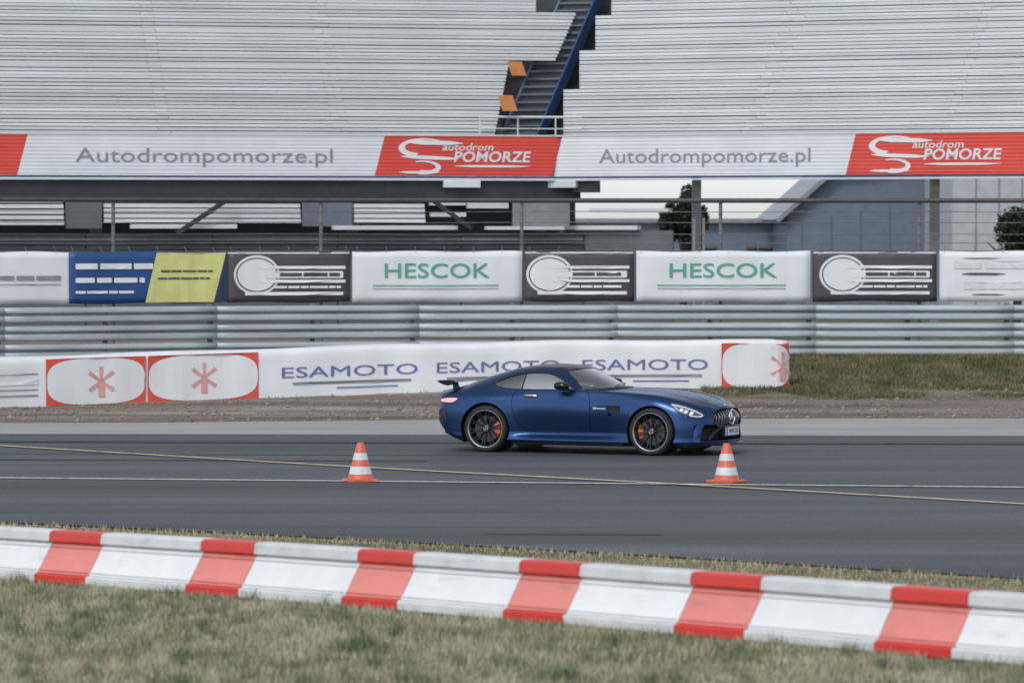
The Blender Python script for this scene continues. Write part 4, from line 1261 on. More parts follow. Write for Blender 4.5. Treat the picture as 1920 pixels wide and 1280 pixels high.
sidefn = lambda s: (lambda u, v, t: (u, s*t, v))
topfn = lambda u, v, t: (u, v, t)
frontfn = lambda u, v, t: (t, u, v)
DLO = [(.055, 1.0), (.12, 1.045), (.22, 1.085), (.40, 1.138), (.55, 1.163), (.70, 1.172), (.85, 1.168), (.98, 1.145), (1.10, 1.095), (1.22, 1.025), (1.32, .965), (1.385, .934), (1.0, .930), (.55, .928), (.30, .938), (.13, .965)]
DOOR = [(.455, .905), (.425, .86), (.412, .73), (.455, .556), (.53, .42), (.64, .335), (1.1, .318), (1.645, .318), (1.655, .6), (1.645, .80), (1.60, .905)]
WSC = [(1.135, -.53), (1.20, -.30), (1.225, 0), (1.20, .30), (1.135, .53), (1.30, .63), (1.465, .715), (1.62, .60), (1.75, .35), (1.80, 0), (1.75, -.35), (1.62, -.60), (1.465, -.715), (1.30, -.63)]
RWN = [(.16, -.44), (.20, 0), (.16, .44), (-.52, .46), (-.58, 0), (-.52, -.46)]
ROOF = [(.27, -.535), (.29, 0), (.27, .535), (.45, .565), (.7, .575), (.95, .565), (1.095, .53), (1.17, .29), (1.195, 0), (1.17, -.29), (1.095, -.53), (.95, -.565), (.7, -.575), (.45, -.565)]
HOOD = [(1.84, -.58), (1.86, 0), (1.84, .58), (2.4, .665), (2.85, .635), (3.2, .50), (3.345, .30), (3.375, 0), (3.345, -.30), (3.2, -.50), (2.85, -.635), (2.4, -.665)]
def grow(poly, d):
    cx = sum(p[0] for p in poly)/len(poly); cy = sum(p[1] for p in poly)/len(poly)
    n = len(poly); out = []
    area = sum(poly[i][0]*poly[(i+1) % n][1] - poly[(i+1) % n][0]*poly[i][1] for i in range(n))
    sg = 1 if area > 0 else -1
    for i in range(n):
        a, b, c = Vector(poly[i-1]), Vector(poly[i]), Vector(poly[(i+1) % n])
        e1, e2 = (b-a).normalized(), (c-b).normalized()
        n1, n2 = Vector((e1.y, -e1.x))*sg, Vector((e2.y, -e2.x))*sg
        m_ = (n1+n2); m_ = m_/max(.3, m_.length_squared) * 2 if m_.length > 1e-6 else n1
        out.append((b.x + m_.x*d, b.y + m_.y*d))
    return out
def smooth_poly(poly, n=4):
    out = []; N = len(poly)
    for i in range(N):
        a, b, c, d = [Vector(poly[(i+k) % N]) for k in (-1, 0, 1, 2)]
        for k in range(n):
            t = k/n
            q = 0.5*((2*b) + (c-a)*t + (2*a-5*b+4*c-d)*t*t + (3*b-3*c+d-a)*t*t*t)
            out.append((q.x, q.y))
    return out

# --- cabin cavity
cav = MB(); rings = []
for x in np.linspace(-.30, 1.74, 34):
    h = [q for q in section(x)]
    pts = []
    top = [q for q in h if q.y > .60]
    z_c = .55
    ring = [(x, -0.60, .30)]
    yl_ = []
    for q in top:
        y = max(0, q.x - .075 if q.y < .93 else q.x - .045); z = min(q.y - .012 if q.y < .95 else q.y - .035, 2)
        yl_.append((y, z))
    idx = np.linspace(0, len(yl_)-1, 20)
    P2 = [yl_[int(round(i))] for i in idx]
    ring = [(x, 0, .30), (x, -.62, .30), (x, -.80, .45)] + [(x, -y, z) for y, z in P2[:-1]] + [(x, 0, P2[-1][1])]
    ring += [(x, y, z) for y, z in reversed(P2[:-1])] + [(x, .80, .45), (x, .62, .30)]
    rings.append(ring)
mm = len(rings[0])
vs = [p for r in rings for p in r]
cav.add(vs, [(i*mm+j, i*mm+(j+1) % mm, (i+1)*mm+(j+1) % mm, (i+1)*mm+j) for i in range(len(rings)-1) for j in range(mm)] + [tuple(range(mm)), tuple((len(rings)-1)*mm+j for j in range(mm-1, -1, -1))])
S1 = boolean(solid, cav.mesh('cav'), 'DIFFERENCE')
# --- openings
RW_F, RW_R = 0.382, 0.388
cuts = []; cuts2 = []
for s in (-1, 1):
    for cx, rr in ((0.0, RW_R), (WB, RW_F)):
        k = MB(); k.prism([(cx + rr*math.cos(2*math.pi*i/72), .345 + rr*math.sin(2*math.pi*i/72)) for i in range(72)], sidefn(s), .62, 1.3); cuts.append(k)
    k = MB(); k.prism(smooth_poly(DLO, 3), sidefn(s), .50, 1.2); cuts.append(k)
    # wing vent: a wedge that deepens towards the wheel
    k = MB(); k.prism([(1.70, s*1.02), (2.14, s*1.02), (2.14, s*.86), (1.70, s*.935)], topfn, .612, .712); cuts.append(k)
    k = MB(); k.prism([(1.93, .606), (2.125, .606), (2.10, .575), (2.03, .545), (1.97, .56)], sidefn(s), .88, 1.1); cuts2.append(k)
    # rear bumper side recess
    k = MB(); k.prism([(-.80, .62), (-.71, .60), (-.655, .50), (-.63, .40), (-.70, .40), (-.80, .44)], sidefn(s), .60, 1.1)
k = MB(); k.prism(smooth_poly(WSC, 2), topfn, .90, 1.5); cuts2.append(k)
k = MB(); k.prism(RWN, topfn, .90, 1.5); cuts2.append(k)
GR = [(-.46, .43), (-.50, .47), (-.515, .53), (-.49, .60), (-.43, .645), (-.30, .668), (0, .676), (.30, .668), (.43, .645), (.49, .60), (.515, .53), (.50, .47), (.46, .43), (.30, .415), (0, .41), (-.30, .415)]
k = MB(); k.prism(GR, frontfn, 3.05, 3.9); cuts.append(k)
INT = [(-.86, .235), (-.86, .44), (-.80, .455), (-.50, .445), (-.40, .395), (0, .385), (.40, .395), (.50, .445), (.80, .455), (.86, .44), (.86, .235), (.78, .215), (0, .215), (-.78, .215)]
k = MB(); k.prism(INT, frontfn, 3.05, 3.9); cuts2.append(k)
S2 = boolean(boolean(S1, cut_mesh(cuts), 'DIFFERENCE'), cut_mesh(cuts2), 'DIFFERENCE')
# --- opening panels
gap = 0.007
big, small = [], []
for s in (-1, 1):
    k = MB(); k.prism(grow(DOOR, gap/2), sidefn(s), .865, 1.3); big.append(k)
    k = MB(); k.prism(grow(DOOR, -gap/2), sidefn(s), .870, 1.3); small.append(k)
k = MB(); k.prism(grow(ROOF, .003), topfn, 1.13, 1.5); big.append(k)
k = MB(); k.prism(grow(ROOF, -.002), topfn, 1.135, 1.5); small.append(k)
k = MB(); k.prism(grow(HOOD, gap/2), topfn, .70, 1.3); big.append(k)
k = MB(); k.prism(grow(HOOD, -gap/2), topfn, .705, 1.3); small.append(k)
Bm = boolean(S2, cut_mesh(big), 'DIFFERENCE')
Pm = boolean(S2, cut_mesh(small), 'INTERSECT')
fix_normals(Bm)

car = empty('sports_car', (0, 0, 0))
tag(car, 'matte dark blue low sports coupe with black roof and rear wing, driving right', 'car')
Bm.materials.clear()
body = obj('body', Bm, M['paint'], car)
def islands(me):
    bm = bmesh.new(); bm.from_mesh(me)
    seen = set(); out = []
    bm.faces.ensure_lookup_table()
    for f in bm.faces:
        if f.index in seen: continue
        st_, comp = [f], []
        seen.add(f.index)
        while st_:
            g = st_.pop(); comp.append(g)
            for e in g.edges:
                for h in e.link_faces:
                    if h.index not in seen: seen.add(h.index); st_.append(h)
        vmap = {}; vs = []; fs = []
        for g in comp:
            ff = []
            for v in g.verts:
                if v.index not in vmap: vmap[v.index] = len(vs); vs.append(tuple(v.co))
                ff.append(vmap[v.index])
            fs.append(ff)
        out.append((vs, fs))
    bm.free(); return out
doors = {}
for vs, fs in islands(Pm):
    c = np.mean(np.array(vs), 0)
    if len(fs) < 30: continue
    me = bpy.data.meshes.new('p'); me.from_pydata(vs, [], fs); fix_normals(me)
    if c[2] > 1.1: o = obj('roof_panel', me, M['carbon'], car); o['label'] = 'black roof panel'
    elif c[0] > 2: o = obj('bonnet', me, M['paint'], car)
    else:
        o = obj('door', me, M['paint'], car); doors[1 if c[1] > 0 else -1] = o

# --- helpers that lay things on the body surface
def hit_side(x, z, s):
    h = BVH.ray_cast(Vector((x, s*2.5, z)), Vector((0, -s, 0)))[0]
    return h if h is not None else BVH.find_nearest(Vector((x, s*.6, z)))[0]
def hit_top(x, y):
    h = BVH.ray_cast(Vector((x, y, 3)), Vector((0, 0, -1)))[0]
    return h if h is not None else BVH.find_nearest(Vector((x, y, .9)))[0]
def hit_front(y, z):
    return BVH.ray_cast(Vector((6, y, z)), Vector((-1, 0, 0)))[0]
def patch(name, poly, hit, m, parent, off=0.0, step=.05):
    us = [p[0] for p in poly]; vs_ = [p[1] for p in poly]; n = len(poly)
    extra = [Vector((float(u), float(v))) for u in np.arange(min(us), max(us), step) for v in np.arange(min(vs_), max(vs_), step)]
    r = delaunay_2d_cdt([Vector(p) for p in poly] + extra, [(i, (i+1) % n) for i in range(n)], [list(range(n))], 1, 1e-5)
    vv = []
    nn = []
    for p in r[0]:
        q = hit(p.x, p.y)
        if q is None: q = hit(p.x*.999, p.y*.999)
        nrm, _ = surf_normal(q)
        vv.append(q + nrm*off); nn.append(nrm)
    me = bpy.data.meshes.new(name); me.from_pydata([tuple(v) for v in vv], [], [tuple(f) for f in r[2]])
    bm = bmesh.new(); bm.from_mesh(me)
    bm.verts.index_update()
    for f in bm.faces:
        f.normal_update()
        if f.normal.dot(nn[f.verts[0].index]) < 0: f.normal_flip()
    bmesh.ops.delete(bm, geom=[v for v in bm.verts if not v.link_faces], context='VERTS')
    bm.to_mesh(me); bm.free()
    me.shade_smooth()
    return obj(name, me, m, parent)
def outline_tube(name, poly, hit, r, m, parent, off=0.0, closed=True, n=6):
    pts = []
    for p in poly:
        q = hit(*p); nrm, _ = surf_normal(q); pts.append(q + nrm*off)
    mb = MB(); mb.tube(pts, r, n, closed); return mb.build(name, m, parent, True, 80)

for s in (-1, 1):
    hs_ = lambda x, z, s=s: hit_side(x, z, s)
    D3 = smooth_poly(DLO, 3)
    qpoly = [p for p in grow(D3, .002) if p[0] < .525] 
    q = sorted([p for p in D3], key=lambda p: p[0])
    def clip(poly, x0, keep_less):
        out = []; N = len(poly)
        for i in range(N):
            a, b = poly[i], poly[(i+1) % N]
            ia = (a[0] <= x0) == keep_less; ib = (b[0] <= x0) == keep_less
            if ia: out.append(a)
            if ia != ib:
                t = (x0-a[0])/(b[0]-a[0]); out.append((x0, a[1] + t*(b[1]-a[1])))
        return out
    patch('quarter_window', clip(D3, .53, True), hs_, M['glass_dark'], car, -.006)
    patch('side_window', clip(D3, .545, False), hs_, M['glass_side'], car, -.006)
    outline_tube('window_trim', D3, hs_, .0075, M['gloss_black'], car, .001)
    outline_tube('window_divider', [(.538, z) for z in np.linspace(.932, 1.158, 8)], hs_, .009, M['gloss_black'], car, -.002, False)
    # fuel flap ring on the right, door handle both sides
    if s < 0:
        outline_tube('fuel_flap', [(.24 + .095*math.cos(t), .825 + .078*math.sin(t)) for t in np.linspace(0, 2*math.pi, 28, endpoint=False)], hs_, .0035, M['ink'], car, 0)
    pts = [hs_(x, .842) + Vector((0, s*.016, 0)) for x in np.linspace(.60, .80, 9)]
    MB().tube(pts, [.004, .011, .013, .013, .013, .013, .013, .011, .004], 8).build('handle', M['chrome'], doors[s], True)
    patch('handle_recess', [(.60 + .105 + .12*math.cos(t), .826 + .026*math.sin(t)) for t in np.linspace(0, 2*math.pi, 20, endpoint=False)], hs_, M['ink'], doors[s], .002, .02)
    # creases and shut lines
    outline_tube('shut_line', [(x, mix(.655, .665, (x+.0)/.4)) for x in np.linspace(.34, .41, 4)], hs_, .003, M['ink'], car, 0, False)
    outline_tube('shut_line', [(x, mix(.705, .655, (x+.55)/.22)) for x in np.linspace(-.53, -.33, 6)], hs_, .003, M['ink'], car, 0, False)
    outline_tube('shut_line', [(x, mix(.70, .715, (x-2.86)/.13)) for x in np.linspace(2.88, 2.98, 4)], hs_, .003, M['ink'], car, 0, False)
    # mirror
    mi = MB()
    V_ = []; nseg = 12
    sec = [(1.125, .035, .030), (1.15, .065, .048), (1.20, .082, .058), (1.26, .084, .058), (1.31, .070, .048), (1.345, .040, .030), (1.355, .01, .008)]
    for x, a, b in sec:
        for k in range(nseg):
            t = 2*math.pi*k/nseg
            ca, sa = math.cos(t), math.sin(t)
            V_.append((x, s*(1.005 + a*math.copysign(abs(ca)**.8, ca)), .995 + b*math.copysign(abs(sa)**.8, sa)))
    mi.add(V_, [(i*nseg+k, i*nseg+(k+1) % nseg, (i+1)*nseg+(k+1) % nseg, (i+1)*nseg+k) for i in range(len(sec)-1) for k in range(nseg)] + [tuple(range(nseg))])
    mr = mi.build('mirror', M['gloss_black'], car, True, 60)
    MB().tube([(1.28, s*.97, .955), (1.33, s*.93, .935), (1.38, s*.875, .918)], [.022, .018, .026], 8).build('mirror_arm', M['gloss_black'], mr, True)
    # headlight
    HL = [(2.900, .762), (3.005, .752), (3.105, .728), (3.215, .682), (3.305, .632), (3.350, .592), (3.355, .568), (3.330, .552), (3.275, .548), (3.205, .562), (3.115, .600), (3.015, .660), (2.945, .715)]
    hl = patch('headlight', HL, hs_, M['lamp_in'], car, .002, .03)
    outline_tube('headlight_edge', HL, hs_, .007, M['gloss_black'], hl, .002)
    top_line = [(2.935, .738), (3.025, .722), (3.125, .694), (3.225, .652), (3.305, .606), (3.330, .580), (3.315, .566), (3.245, .572), (3.165, .600)]
    P3 = []
    for i in range(len(top_line)-1):
        for k in range(4):
            P3.append((mix(top_line[i][0], top_line[i+1][0], k/4), mix(top_line[i][1], top_line[i+1][1], k/4)))
    outline_tube('light_strip', P3, hs_, .0075, M['led'], hl, .008, False)
    for (cx, cz) in ((3.075, .668), (3.135, .645), (3.205, .622)):
        patch('lamp_cell', [(cx-.022, cz-.018), (cx+.018, cz-.026), (cx+.026, cz+.010), (cx-.010, cz+.022)], hs_, M['led'], hl, .006, .02)
    for (cx, cz) in ((3.145, .575), (3.210, .556), (3.270, .545)):
        q_ = hs_(cx, cz); nn_, _ = surf_normal(q_)
        MB().lathe([(.0, .004), (.009, .003), (.010, -.004)], 10, 'y', tuple(q_)).build('lamp_dot', M['led'], hl, True)
    patch('headlight_lens', HL, hs_, M['lens'], hl, .016, .03)
    # tail light
    TL = [(-.45, .785), (-.60, .790), (-.77, .768), (-.78, .735), (-.70, .722), (-.53, .722)]
    tl = patch('tail_light', smooth_poly(TL, 3), hs_, M['tail'], car, .003, .03)
    outline_tube('tail_light_edge', smooth_poly(TL, 3), hs_, .005, M['gloss_black'], tl, .002)
    # rear bumper corner vent and lower lip
    RV = [(-.79, .60), (-.735, .615), (-.685, .58), (-.655, .50), (-.645, .42), (-.70, .385), (-.77, .40), (-.80, .48)]
    patch('bumper_vent', smooth_poly(RV, 3), hs_, M['black'], car, .002, .03)
    outline_tube('bumper_vent_edge', smooth_poly(RV, 3), hs_, .010, M['paint'], car, .002)
    # parking sensor
    q_ = hs_(3.13, .475); MB().lathe([(0, .003), (.012, .002), (.013, -.004)], 12, 'y', tuple(q_)).build('parking_sensor', M['ink'], car, True)
    # vent insert, fin and badge
    MB().prism([(1.88, s*.905), (2.138, s*.865), (2.138, s*.878), (1.88, s*.917)], topfn, .614, .710).build('vent_insert', M['black'], car)
    MB().prism([(1.69, s*.958), (2.08, s*.968), (2.10, s*.960), (2.08, s*.955), (1.69, s*.945)], topfn, .618, .632).build('vent_fin', M['paint'], car)
    def bfn(u, v, w_, s=s):
        x = u if s < 0 else -u + 2*1.80
        return (x, s*(mix(.960, .945, (x-1.66)/.3) + .002), v)
    pl = MB(); pl.prism([(1.66, s*.952), (1.93, s*.938), (1.93, s*.930), (1.66, s*.940)], topfn, .636, .700).build('vent_blade', M['paint'], car)
    bfn2 = lambda u, v, w_, s=s: ((u if s < 0 else 3.58-u), s*(mix(.952, .938, ((u if s < 0 else 3.58-u)-1.66)/.27) + .0025), v)
    lettering('badge', 'V8', 1.735, .672, .034, M['badge'], car, 0, .06, bfn2, shear=.2, bold=.03)
    lettering('badge', 'BITURBO', 1.84, .669, .022, M['badge'], car, 0, .13, bfn2, shear=.2, bold=.03)

patch('windscreen', smooth_poly(WSC, 2), hit_top, M['glass'], car, -.006)
outline_tube('windscreen_trim', smooth_poly(WSC, 2), hit_top, .011, M['gloss_black'], car, -.002)
patch('rear_window', RWN, hit_top, M['glass_dark'], car, -.006)
# cowl and wipers
outline_tube('cowl', [(1.845 - .10*(y/.6)**2 - .06*abs(y/.6)**3, y) for y in np.linspace(-.62, .62, 21)], hit_top, .022, M['black'], car, -.004, False)
for y0, y1, x1 in ((-.35, .30, 1.70), (.05, .58, 1.58)):
    pts = [hit_top(mix(1.79, x1, t), mix(y0, y1, t)) + Vector((0, 0, .014)) for t in np.linspace(0, 1, 8)]
    MB().tube(pts, .007, 6).build('wiper', M['black'], car, True)
# bonnet creases
for s in (-1, 1):
    pts = []
    for x in np.linspace(1.95, 3.25, 30):
        q = hit_top(x, s*mix(.40, .25, (x-1.95)/1.3)); pts.append(q - Vector((0, 0, .004)))
    MB().tube(pts, [.004] + [.012]*28 + [.004], 8).build('bonnet_crease', M['paint'], car, True)
# grille
gl = MB(); gl.prism(grow(GR, -.002), frontfn, 3.16, 3.175); grl = gl.build('grille', M['gloss_black'], car)
def nose_x(y, z):
    q = hit_front(y, z); return q.x if q else 3.4
pts = [(nose_x(*p) + .002, p[0], p[1]) for p in smooth_poly(GR, 2)]
MB().tube(pts, .011, 8, True).build('grille_frame', M['gloss_black'], grl, True)
import bisect
def gr_span(y):
    t = abs(y)
    zt = np.interp(t, [0, .30, .43, .49, .515], [.676, .668, .645, .60, .53]); zb = np.interp(t, [0, .30, .46, .50, .515], [.41, .415, .43, .47, .53])
    return zb + .012, zt - .012
for i in range(-6, 7):
    y = .075*i
    zb, zt = gr_span(y)
    pts = []
    for t in np.linspace(0, 1, 7):
        z = mix(zb, zt, t); pts.append((nose_x(y, z) - .030 + .022*math.sin(math.pi*t), y, z))
    mb = MB(); n = len(pts); vs = []
    for p in pts: vs += [(p[0]-.03, p[1]-.004, p[2]), (p[0], p[1]-.0065, p[2]), (p[0], p[1]+.0065, p[2]), (p[0]-.03, p[1]+.004, p[2])]
    mb.add(vs, [(4*k+a, 4*k+(a+1) % 4, 4*k+4+(a+1) % 4, 4*k+4+a) for k in range(n-1) for a in range(4)])
    mb.build('grille_bar', M['silver'], grl, True, 40)
# star emblem in its ring
EX, EZ, ER = nose_x(0, .545) + .018, .543, .104
MB().tube([(EX, ER*math.cos(t), EZ + ER*math.sin(t)) for t in np.linspace(0, 2*math.pi, 40, endpoint=False)], .0125, 8, True).build('emblem_ring', M['chrome'], grl, True)
sm_ = MB()
for k in range(3):
    a = R(90 + 120*k); pa = R(90 + 120*k + 60)
    tip = (EX, ER*math.cos(a), EZ + ER*math.sin(a)); c1_ = (EX, .026*math.cos(pa), EZ + .026*math.sin(pa)); c2_ = (EX, .026*math.cos(pa-R(120)), EZ + .026*math.sin(pa-R(120)))
    ridge = (EX + .014, 0, EZ)
    sm_.add([tip, c1_, ridge, c2_, (EX-.01, 0, EZ)], [(0, 1, 2), (0, 2, 3), (0, 4, 1), (0, 3, 4)])
sm_.build('emblem_star', M['chrome'], grl, fix=True)
q = hit_top(3.40, 0); MB().lathe([(0, .004), (.026, .003), (.030, -.003)], 16, 'z', tuple(q)).build('bonnet_badge', M['badge'], car, True)
# lower intake: dark core, mesh bars, fins, painted corner blades
MB().prism(grow(INT, -.003), frontfn, 3.08, 3.09).build('intake_core', M['black'], car)
for z in np.arange(.245, .43, .035):
    pts = []
    for y in np.linspace(-.82, .82, 41):
        zz = z if abs(y) > .5 else min(z, .36)
        pts.append((min(nose_x(y, zz) - .07, 3.50), y, zz))
    MB().tube(pts, .005, 5).build('intake_slat', M['black'], car, True)
for s in (-1, 1):
    pts = []
    for t in np.linspace(0, 1, 12):
        y = s*mix(.62, .34, t); z = mix(.225, .385, math.sin(t*math.pi/2))
        pts.append((nose_x(y, z) - .022, y, z))
    MB().tube(pts, [.022]*12, 8).build('intake_fin', M['black'], car, True)
    # body-coloured blade at the outer edge of the intake
    mb = MB(); vs = []; n = 12
    for t in np.linspace(0, 1, n):
        z = mix(.20, .462, t); y = s*mix(.865, .80, t**2)
        x = nose_x(y, z) if nose_x(y, z) > 3.0 else 3.1
        y2 = s*(abs(y) - .075)
        x2 = nose_x(y2, z)
        vs += [(x+.006, y, z), (x2 + .012, y2, z), (x2-.06, y2, z), (x-.06, y, z)]
    mb.add(vs, [(4*k+a, 4*k+(a+1) % 4, 4*k+4+(a+1) % 4, 4*k+4+a) for k in range(n-1) for a in range(4)] + [(0, 1, 2, 3), (4*n-4, 4*n-3, 4*n-2, 4*n-1)])
    mb.build('intake_blade', M['paint'], car, True, 50)
# splitter
mb = MB(); vs = []; ys_ = np.linspace(-.93, .93, 61)
for y in ys_:
    q = hit_front(y*.985, .17); x = q.x if q and q.x > 2.9 else 3.0
    ext_ = .045 if abs(y) < .62 else .045*max(.25, 1-(abs(y)-.62)/.25)
    zz = .155 - (.012 if abs(y) < .5 else 0)
    vs += [(x-.18, y, .150), (x+ext_, y, zz-.004), (x+ext_+.004, y, zz+.012), (x-.02, y, .178)]
n = len(ys_)
mb.add(vs, [(4*k+a, 4*k+(a+1) % 4, 4*k+4+(a+1) % 4, 4*k+4+a) for k in range(n-1) for a in range(4)] + [(3, 2, 1, 0), (4*n-4, 4*n-3, 4*n-2, 4*n-1)])
mb.build('splitter', M['carbon'], car, True, 30)
# number plate
PX = nose_x(0, .34) + .016
pl = MB().add([(PX + .012 - .35*y*y*.6, y, z) for y in np.linspace(-.26, .26, 9) for z in (.283, .397)], [(2*k, 2*k+2, 2*k+3, 2*k+1) for k in range(8)]).build('number_plate', M['plate'], car, fix=False)
sm = pl.modifiers.new('t', 'SOLIDIFY'); sm.thickness = .012; sm.offset = -1
pfn = lambda u, v, w_: (PX + .012 - .21*u*u + w_, u, v)
mb = MB(); mb.add([pfn(u, v, .002) for u in (-.258, -.215) for v in (.285, .395)], [(0, 2, 3, 1)]); mb.build('country_strip', M['plate_blue'], pl, fix=False)
lettering('plate_number', 'WW 2315', .025, .340, .075, M['ink'], pl, .003, .40, pfn, bold=.015)
MB().box(PX-.06, PX-.012, -.28, .28, .268, .412).build('plate_holder', M['black'], car)
# side skirts
for s in (-1, 1):
    mb = MB(); vs = []; xs_k = np.linspace(.43, 2.20, 30)
    for x in xs_k:
        t = (x-.43)/1.77; w_ = .985 + .018*math.sin(math.pi*t)
        vs += [(x, s*.90, .150), (x, s*w_, .148), (x, s*(w_+.003), .163), (x, s*.93, .190)]
    n = len(xs_k)
    mb.add(vs, [(4*k+a, 4*k+(a+1) % 4, 4*k+4+(a+1) % 4, 4*k+4+a) for k in range(n-1) for a in range(4)] + [(3, 2, 1, 0), (4*n-4, 4*n-3, 4*n-2, 4*n-1)])
    mb.build('side_skirt', M['carbon'], car, True, 30)
# diffuser and underside
mb = MB(); vs = []; ys_ = np.linspace(-.86, .86, 31)
for y in ys_:
    k_ = 1 - .9*abs(y/.86)**4*.25
    vs += [(-.40, y, .135), (-.86*k_, y, .255), (-.875*k_, y, .300), (-.42, y, .19)]
n = len(ys_)
mb.add(vs, [(4*k+a, 4*k+(a+1) % 4, 4*k+4+(a+1) % 4, 4*k+4+a) for k in range(n-1) for a in range(4)] + [(3, 2, 1, 0), (4*n-4, 4*n-3, 4*n-2, 4*n-1)])
mb.build('diffuser', M['carbon'], car, True, 30)
MB().box(-.30, 3.2, -.70, .70, .112, .135).build('underfloor', M['black'], car)
# rear wing
wg = MB(); vs = []; ys_ = np.linspace(-.72, .72, 15)
foil = [(-.10, .006), (-.06, .020), (.02, .024), (.12, .012), (.15, .0), (.10, -.006), (.0, -.004), (-.08, -.010)]
for y in ys_:
    for u, v in foil: vs.append((-.76 + u*(1.0 + .1*(1-(y/.72)**2)), y, 1.012 + v - .02*(u+.1) + .010*(1-(y/.72)**2)))
n = len(ys_); m = len(foil)
wg.add(vs, [(i*m+j, i*m+(j+1) % m, (i+1)*m+(j+1) % m, (i+1)*m+j) for i in range(n-1) for j in range(m)] + [tuple(range(m)), tuple((n-1)*m+j for j in range(m-1, -1, -1))])
wing = wg.build('rear_wing', M['carbon'], car, True, 40)
for s in (-1, 1):
    MB().prism([(-.90, 1.022), (-.86, 1.040), (-.66, 1.045), (-.60, 1.028), (-.62, .985), (-.72, .958), (-.80, .975)], sidefn(s), .720, .735).build('end_plate', M['carbon'], wing, bevel=.003)
    MB().prism([(-.735, 1.005), (-.645, 1.005), (-.63, .95), (-.56, .89), (-.62, .86), (-.74, .85), (-.725, .93)], sidefn(s), .52, .545).build('wing_strut', M['paint'], wing, bevel=.004)
# interior
MB().box(-.25, 1.7, -.60, .60, .302, .33).build('cabin_floor', M['interior'], car)
mb = MB(); mb.prism([(1.30, .70), (1.36, .86), (1.50, .90), (1.735, .89), (1.735, .45), (1.38, .45)], lambda u, v, t: (u, t, v), -.70, .70)
mb.build('dashboard', M['interior'], car, bevel=.03)
MB().prism([(.35, .35), (.35, .62), (1.35, .70), (1.35, .35)], lambda u, v, t: (u, t, v), -.10, .10).build('centre_console', M['interior'], car, bevel=.02)
MB().tube([(1.17 + .035*math.sin(t)*1.0, .36 + .175*math.cos(t), .80 + .165*math.sin(t)) for t in np.linspace(0, 2*math.pi, 28, endpoint=False)], .016, 8, True).build('steering_wheel', M['interior'], car, True)
MB().tube([(1.18, .36, .80), (1.40, .36, .74)], [.05, .03], 8).build('steering_column', M['interior'], car, True)
MB().box(1.165, 1.185, .20, .52, .79, .82).build('steering_spoke', M['interior'], car)
for s in (-1, 1):
    se = MB(); se.prism([(.42, .36), (.46, .50), (.90, .53), (.93, .46), (.90, .36)], lambda u, v, t: (u, t, v), s*.36-.22, s*.36+.22)
    seat = se.build('seat', M['interior'], car, bevel=.04)
    bk = MB(); bk.prism([(.30, .45), (.16, .84), (.13, .95), (.16, 1.0), (.21, 1.0), (.26, .95), (.32, .84), (.46, .50)], lambda u, v, t: (u, t, v), s*.36-.20, s*.36+.20)
    bk.build('seat_back', M['interior'], seat, bevel=.05)
MB().box(1.20, 1.225, -.09, .11, 1.115, 1.165).build('rear_view_mirror', M['interior'], car, bevel=.008)
q = hit_top(1.545, -.52); MB().box(1.50, 1.56, -.58, -.46, q.z-.022, q.z-.018).build('paper_sheet', M['paper'], car)

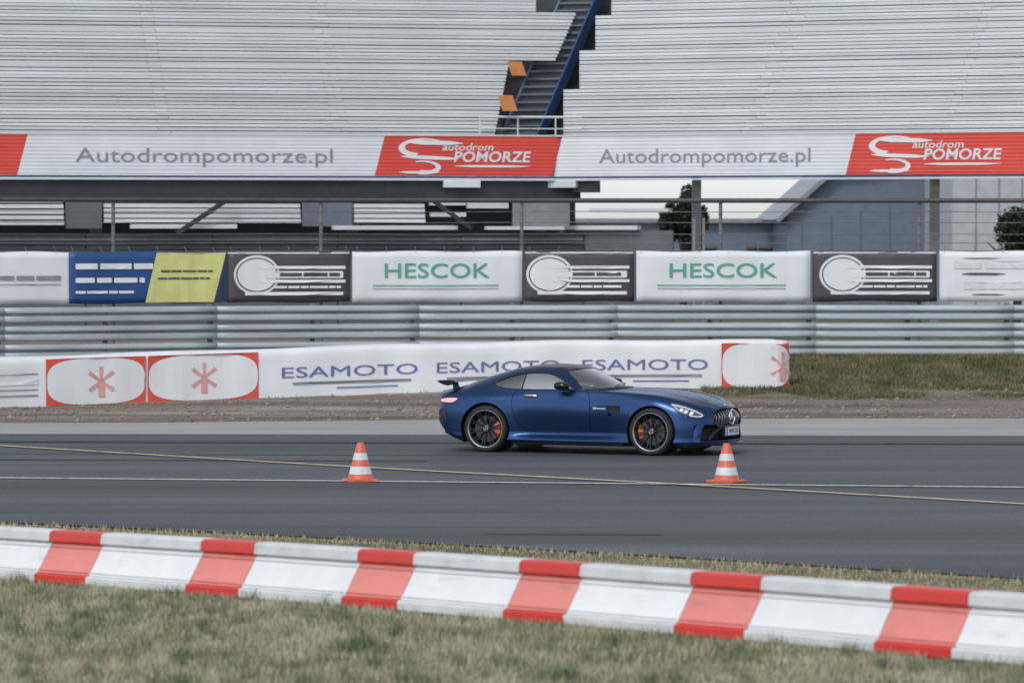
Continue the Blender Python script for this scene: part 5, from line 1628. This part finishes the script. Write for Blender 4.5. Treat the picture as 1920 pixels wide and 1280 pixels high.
# wheels
def wheel(cx, s, steer=0.0, caliper_side=1):
    r_t = .345
    o = empty('wheel', (cx, s*.86, .345)); o.parent = car
    o.rotation_euler = (0, 0, steer)
    out = s
    ty_ = MB(); hw = .135
    prof = [(.268, -hw+.015), (.285, -hw), (.315, -hw-.004), (.333, -hw+.012), (.343, -hw+.04), (r_t, -.05), (r_t, .05), (.343, hw-.04), (.333, hw-.012), (.315, hw+.004), (.285, hw), (.268, hw-.015)]
    ty_.lathe(prof, 72, 'y', closed=False); ty_.build('tyre', M['rubber'], o, True, 50)
    rim = MB(); a = out
    rim.lathe([(.262, a*.118), (.250, a*.105), (.238, a*.06), (.232, 0), (.232, -a*.12), (.262, -a*.13)], 64, 'y')
    rm = rim.build('rim', M['rim_black'], o, True, 40)
    lip = MB(); lip.lathe([(.262, a*.116), (.268, a*.126), (.275, a*.130), (.281, a*.127), (.283, a*.112)], 72, 'y'); lip.build('rim_lip', M['lip'], rm, True, 60)
    for k in range(10):
        t = 2*math.pi*(k+.25)/10
        for dt in (-.055, .055):
            d0 = Vector((math.cos(t+dt*.5), 0, math.sin(t+dt*.5))); d1 = Vector((math.cos(t+dt*1.9), 0, math.sin(t+dt*1.9)))
            mb = MB(); mb.bar(d0*.055 + Vector((0, a*.070, 0)), d1*.258 + Vector((0, a*.098, 0)), .013, .026, up=(0, 1, 0))
            mb.build('spoke', M['rim_black'], rm)
    hb_ = MB(); hb_.lathe([(.0, a*.100), (.040, a*.100), (.062, a*.088), (.075, a*.065), (.075, a*.03)], 32, 'y'); hb_.build('hub', M['rim_black'], rm, True, 40)
    cp = MB(); cp.lathe([(.030, a*.1015), (.034, a*.105), (.038, a*.1015)], 28, 'y'); cp.build('centre_cap_ring', M['silver'], rm, True)
    for k in range(3):
        t = R(90+120*k); mb = MB(); mb.bar((0, a*.103, 0), (math.cos(t)*.032, a*.103, math.sin(t)*.032), .006, .006, up=(0, 1, 0)); mb.build('centre_cap_star', M['silver'], rm)
    dk = MB(); dk.lathe([(.07, a*.045), (.195, a*.045), (.195, a*.010), (.07, a*.010)], 48, 'y', closed=True); dk.build('brake_disc', M['disc'], o, True, 40)
    ca = MB(); pts = []
    c0 = 0 if caliper_side > 0 else math.pi
    P = [(rr*math.cos(c0+t), rr*math.sin(c0+t)) for rr, t in [(.225, t) for t in np.linspace(-.55, .55, 9)] + [(.135, t) for t in np.linspace(.52, -.52, 7)]]
    ca.prism(P, lambda u, v, t: (u, t, v), a*.012, a*.068); ca.build('brake_caliper', M['caliper'], o, bevel=.008)
    return o
STEER = R(-2)
wheel(0, -1, 0, 1); wheel(0, 1, 0, 1); wheel(WB, -1, STEER, -1); wheel(WB, 1, STEER, -1)
# dark wheel-arch liners
for s in (-1, 1):
    for cx, rr in ((0.0, RW_R), (WB, RW_F)):
        pts = [(cx + (rr-.003)*math.cos(t), .345 + (rr-.003)*math.sin(t)) for t in np.linspace(R(-25), R(205), 40)]
        mb = MB(); vs = []
        for x, z in pts: vs += [(x, s*.965, z), (x, s*.63, z)]
        mb.add(vs, [(2*k, 2*k+1, 2*k+3, 2*k+2) for k in range(len(pts)-1)])
        mb.build('arch_liner', M['black'], car, True, fix=False)
        k_ = MB(); k_.prism([(cx + (rr-.004)*math.cos(t), .345 + (rr-.004)*math.sin(t)) for t in np.linspace(0, 2*math.pi, 40, endpoint=False)], sidefn(s), .615, .63)
        k_.build('arch_liner', M['black'], car)

# place the car on the track: nose turned towards the spectators
YAW = R(-24)
car.rotation_euler = (0, 0, YAW)
# right-hand wheel mid-point sits at x = 0.82, y = 64 on the track
fwd = Vector((math.cos(YAW), math.sin(YAW))); left = Vector((-math.sin(YAW), math.cos(YAW)))
mid = Vector((0.81, 63.75)) - fwd*(WB/2) - left*(-.97)
car.location = (mid.x, mid.y, 0.004)
BM.free()
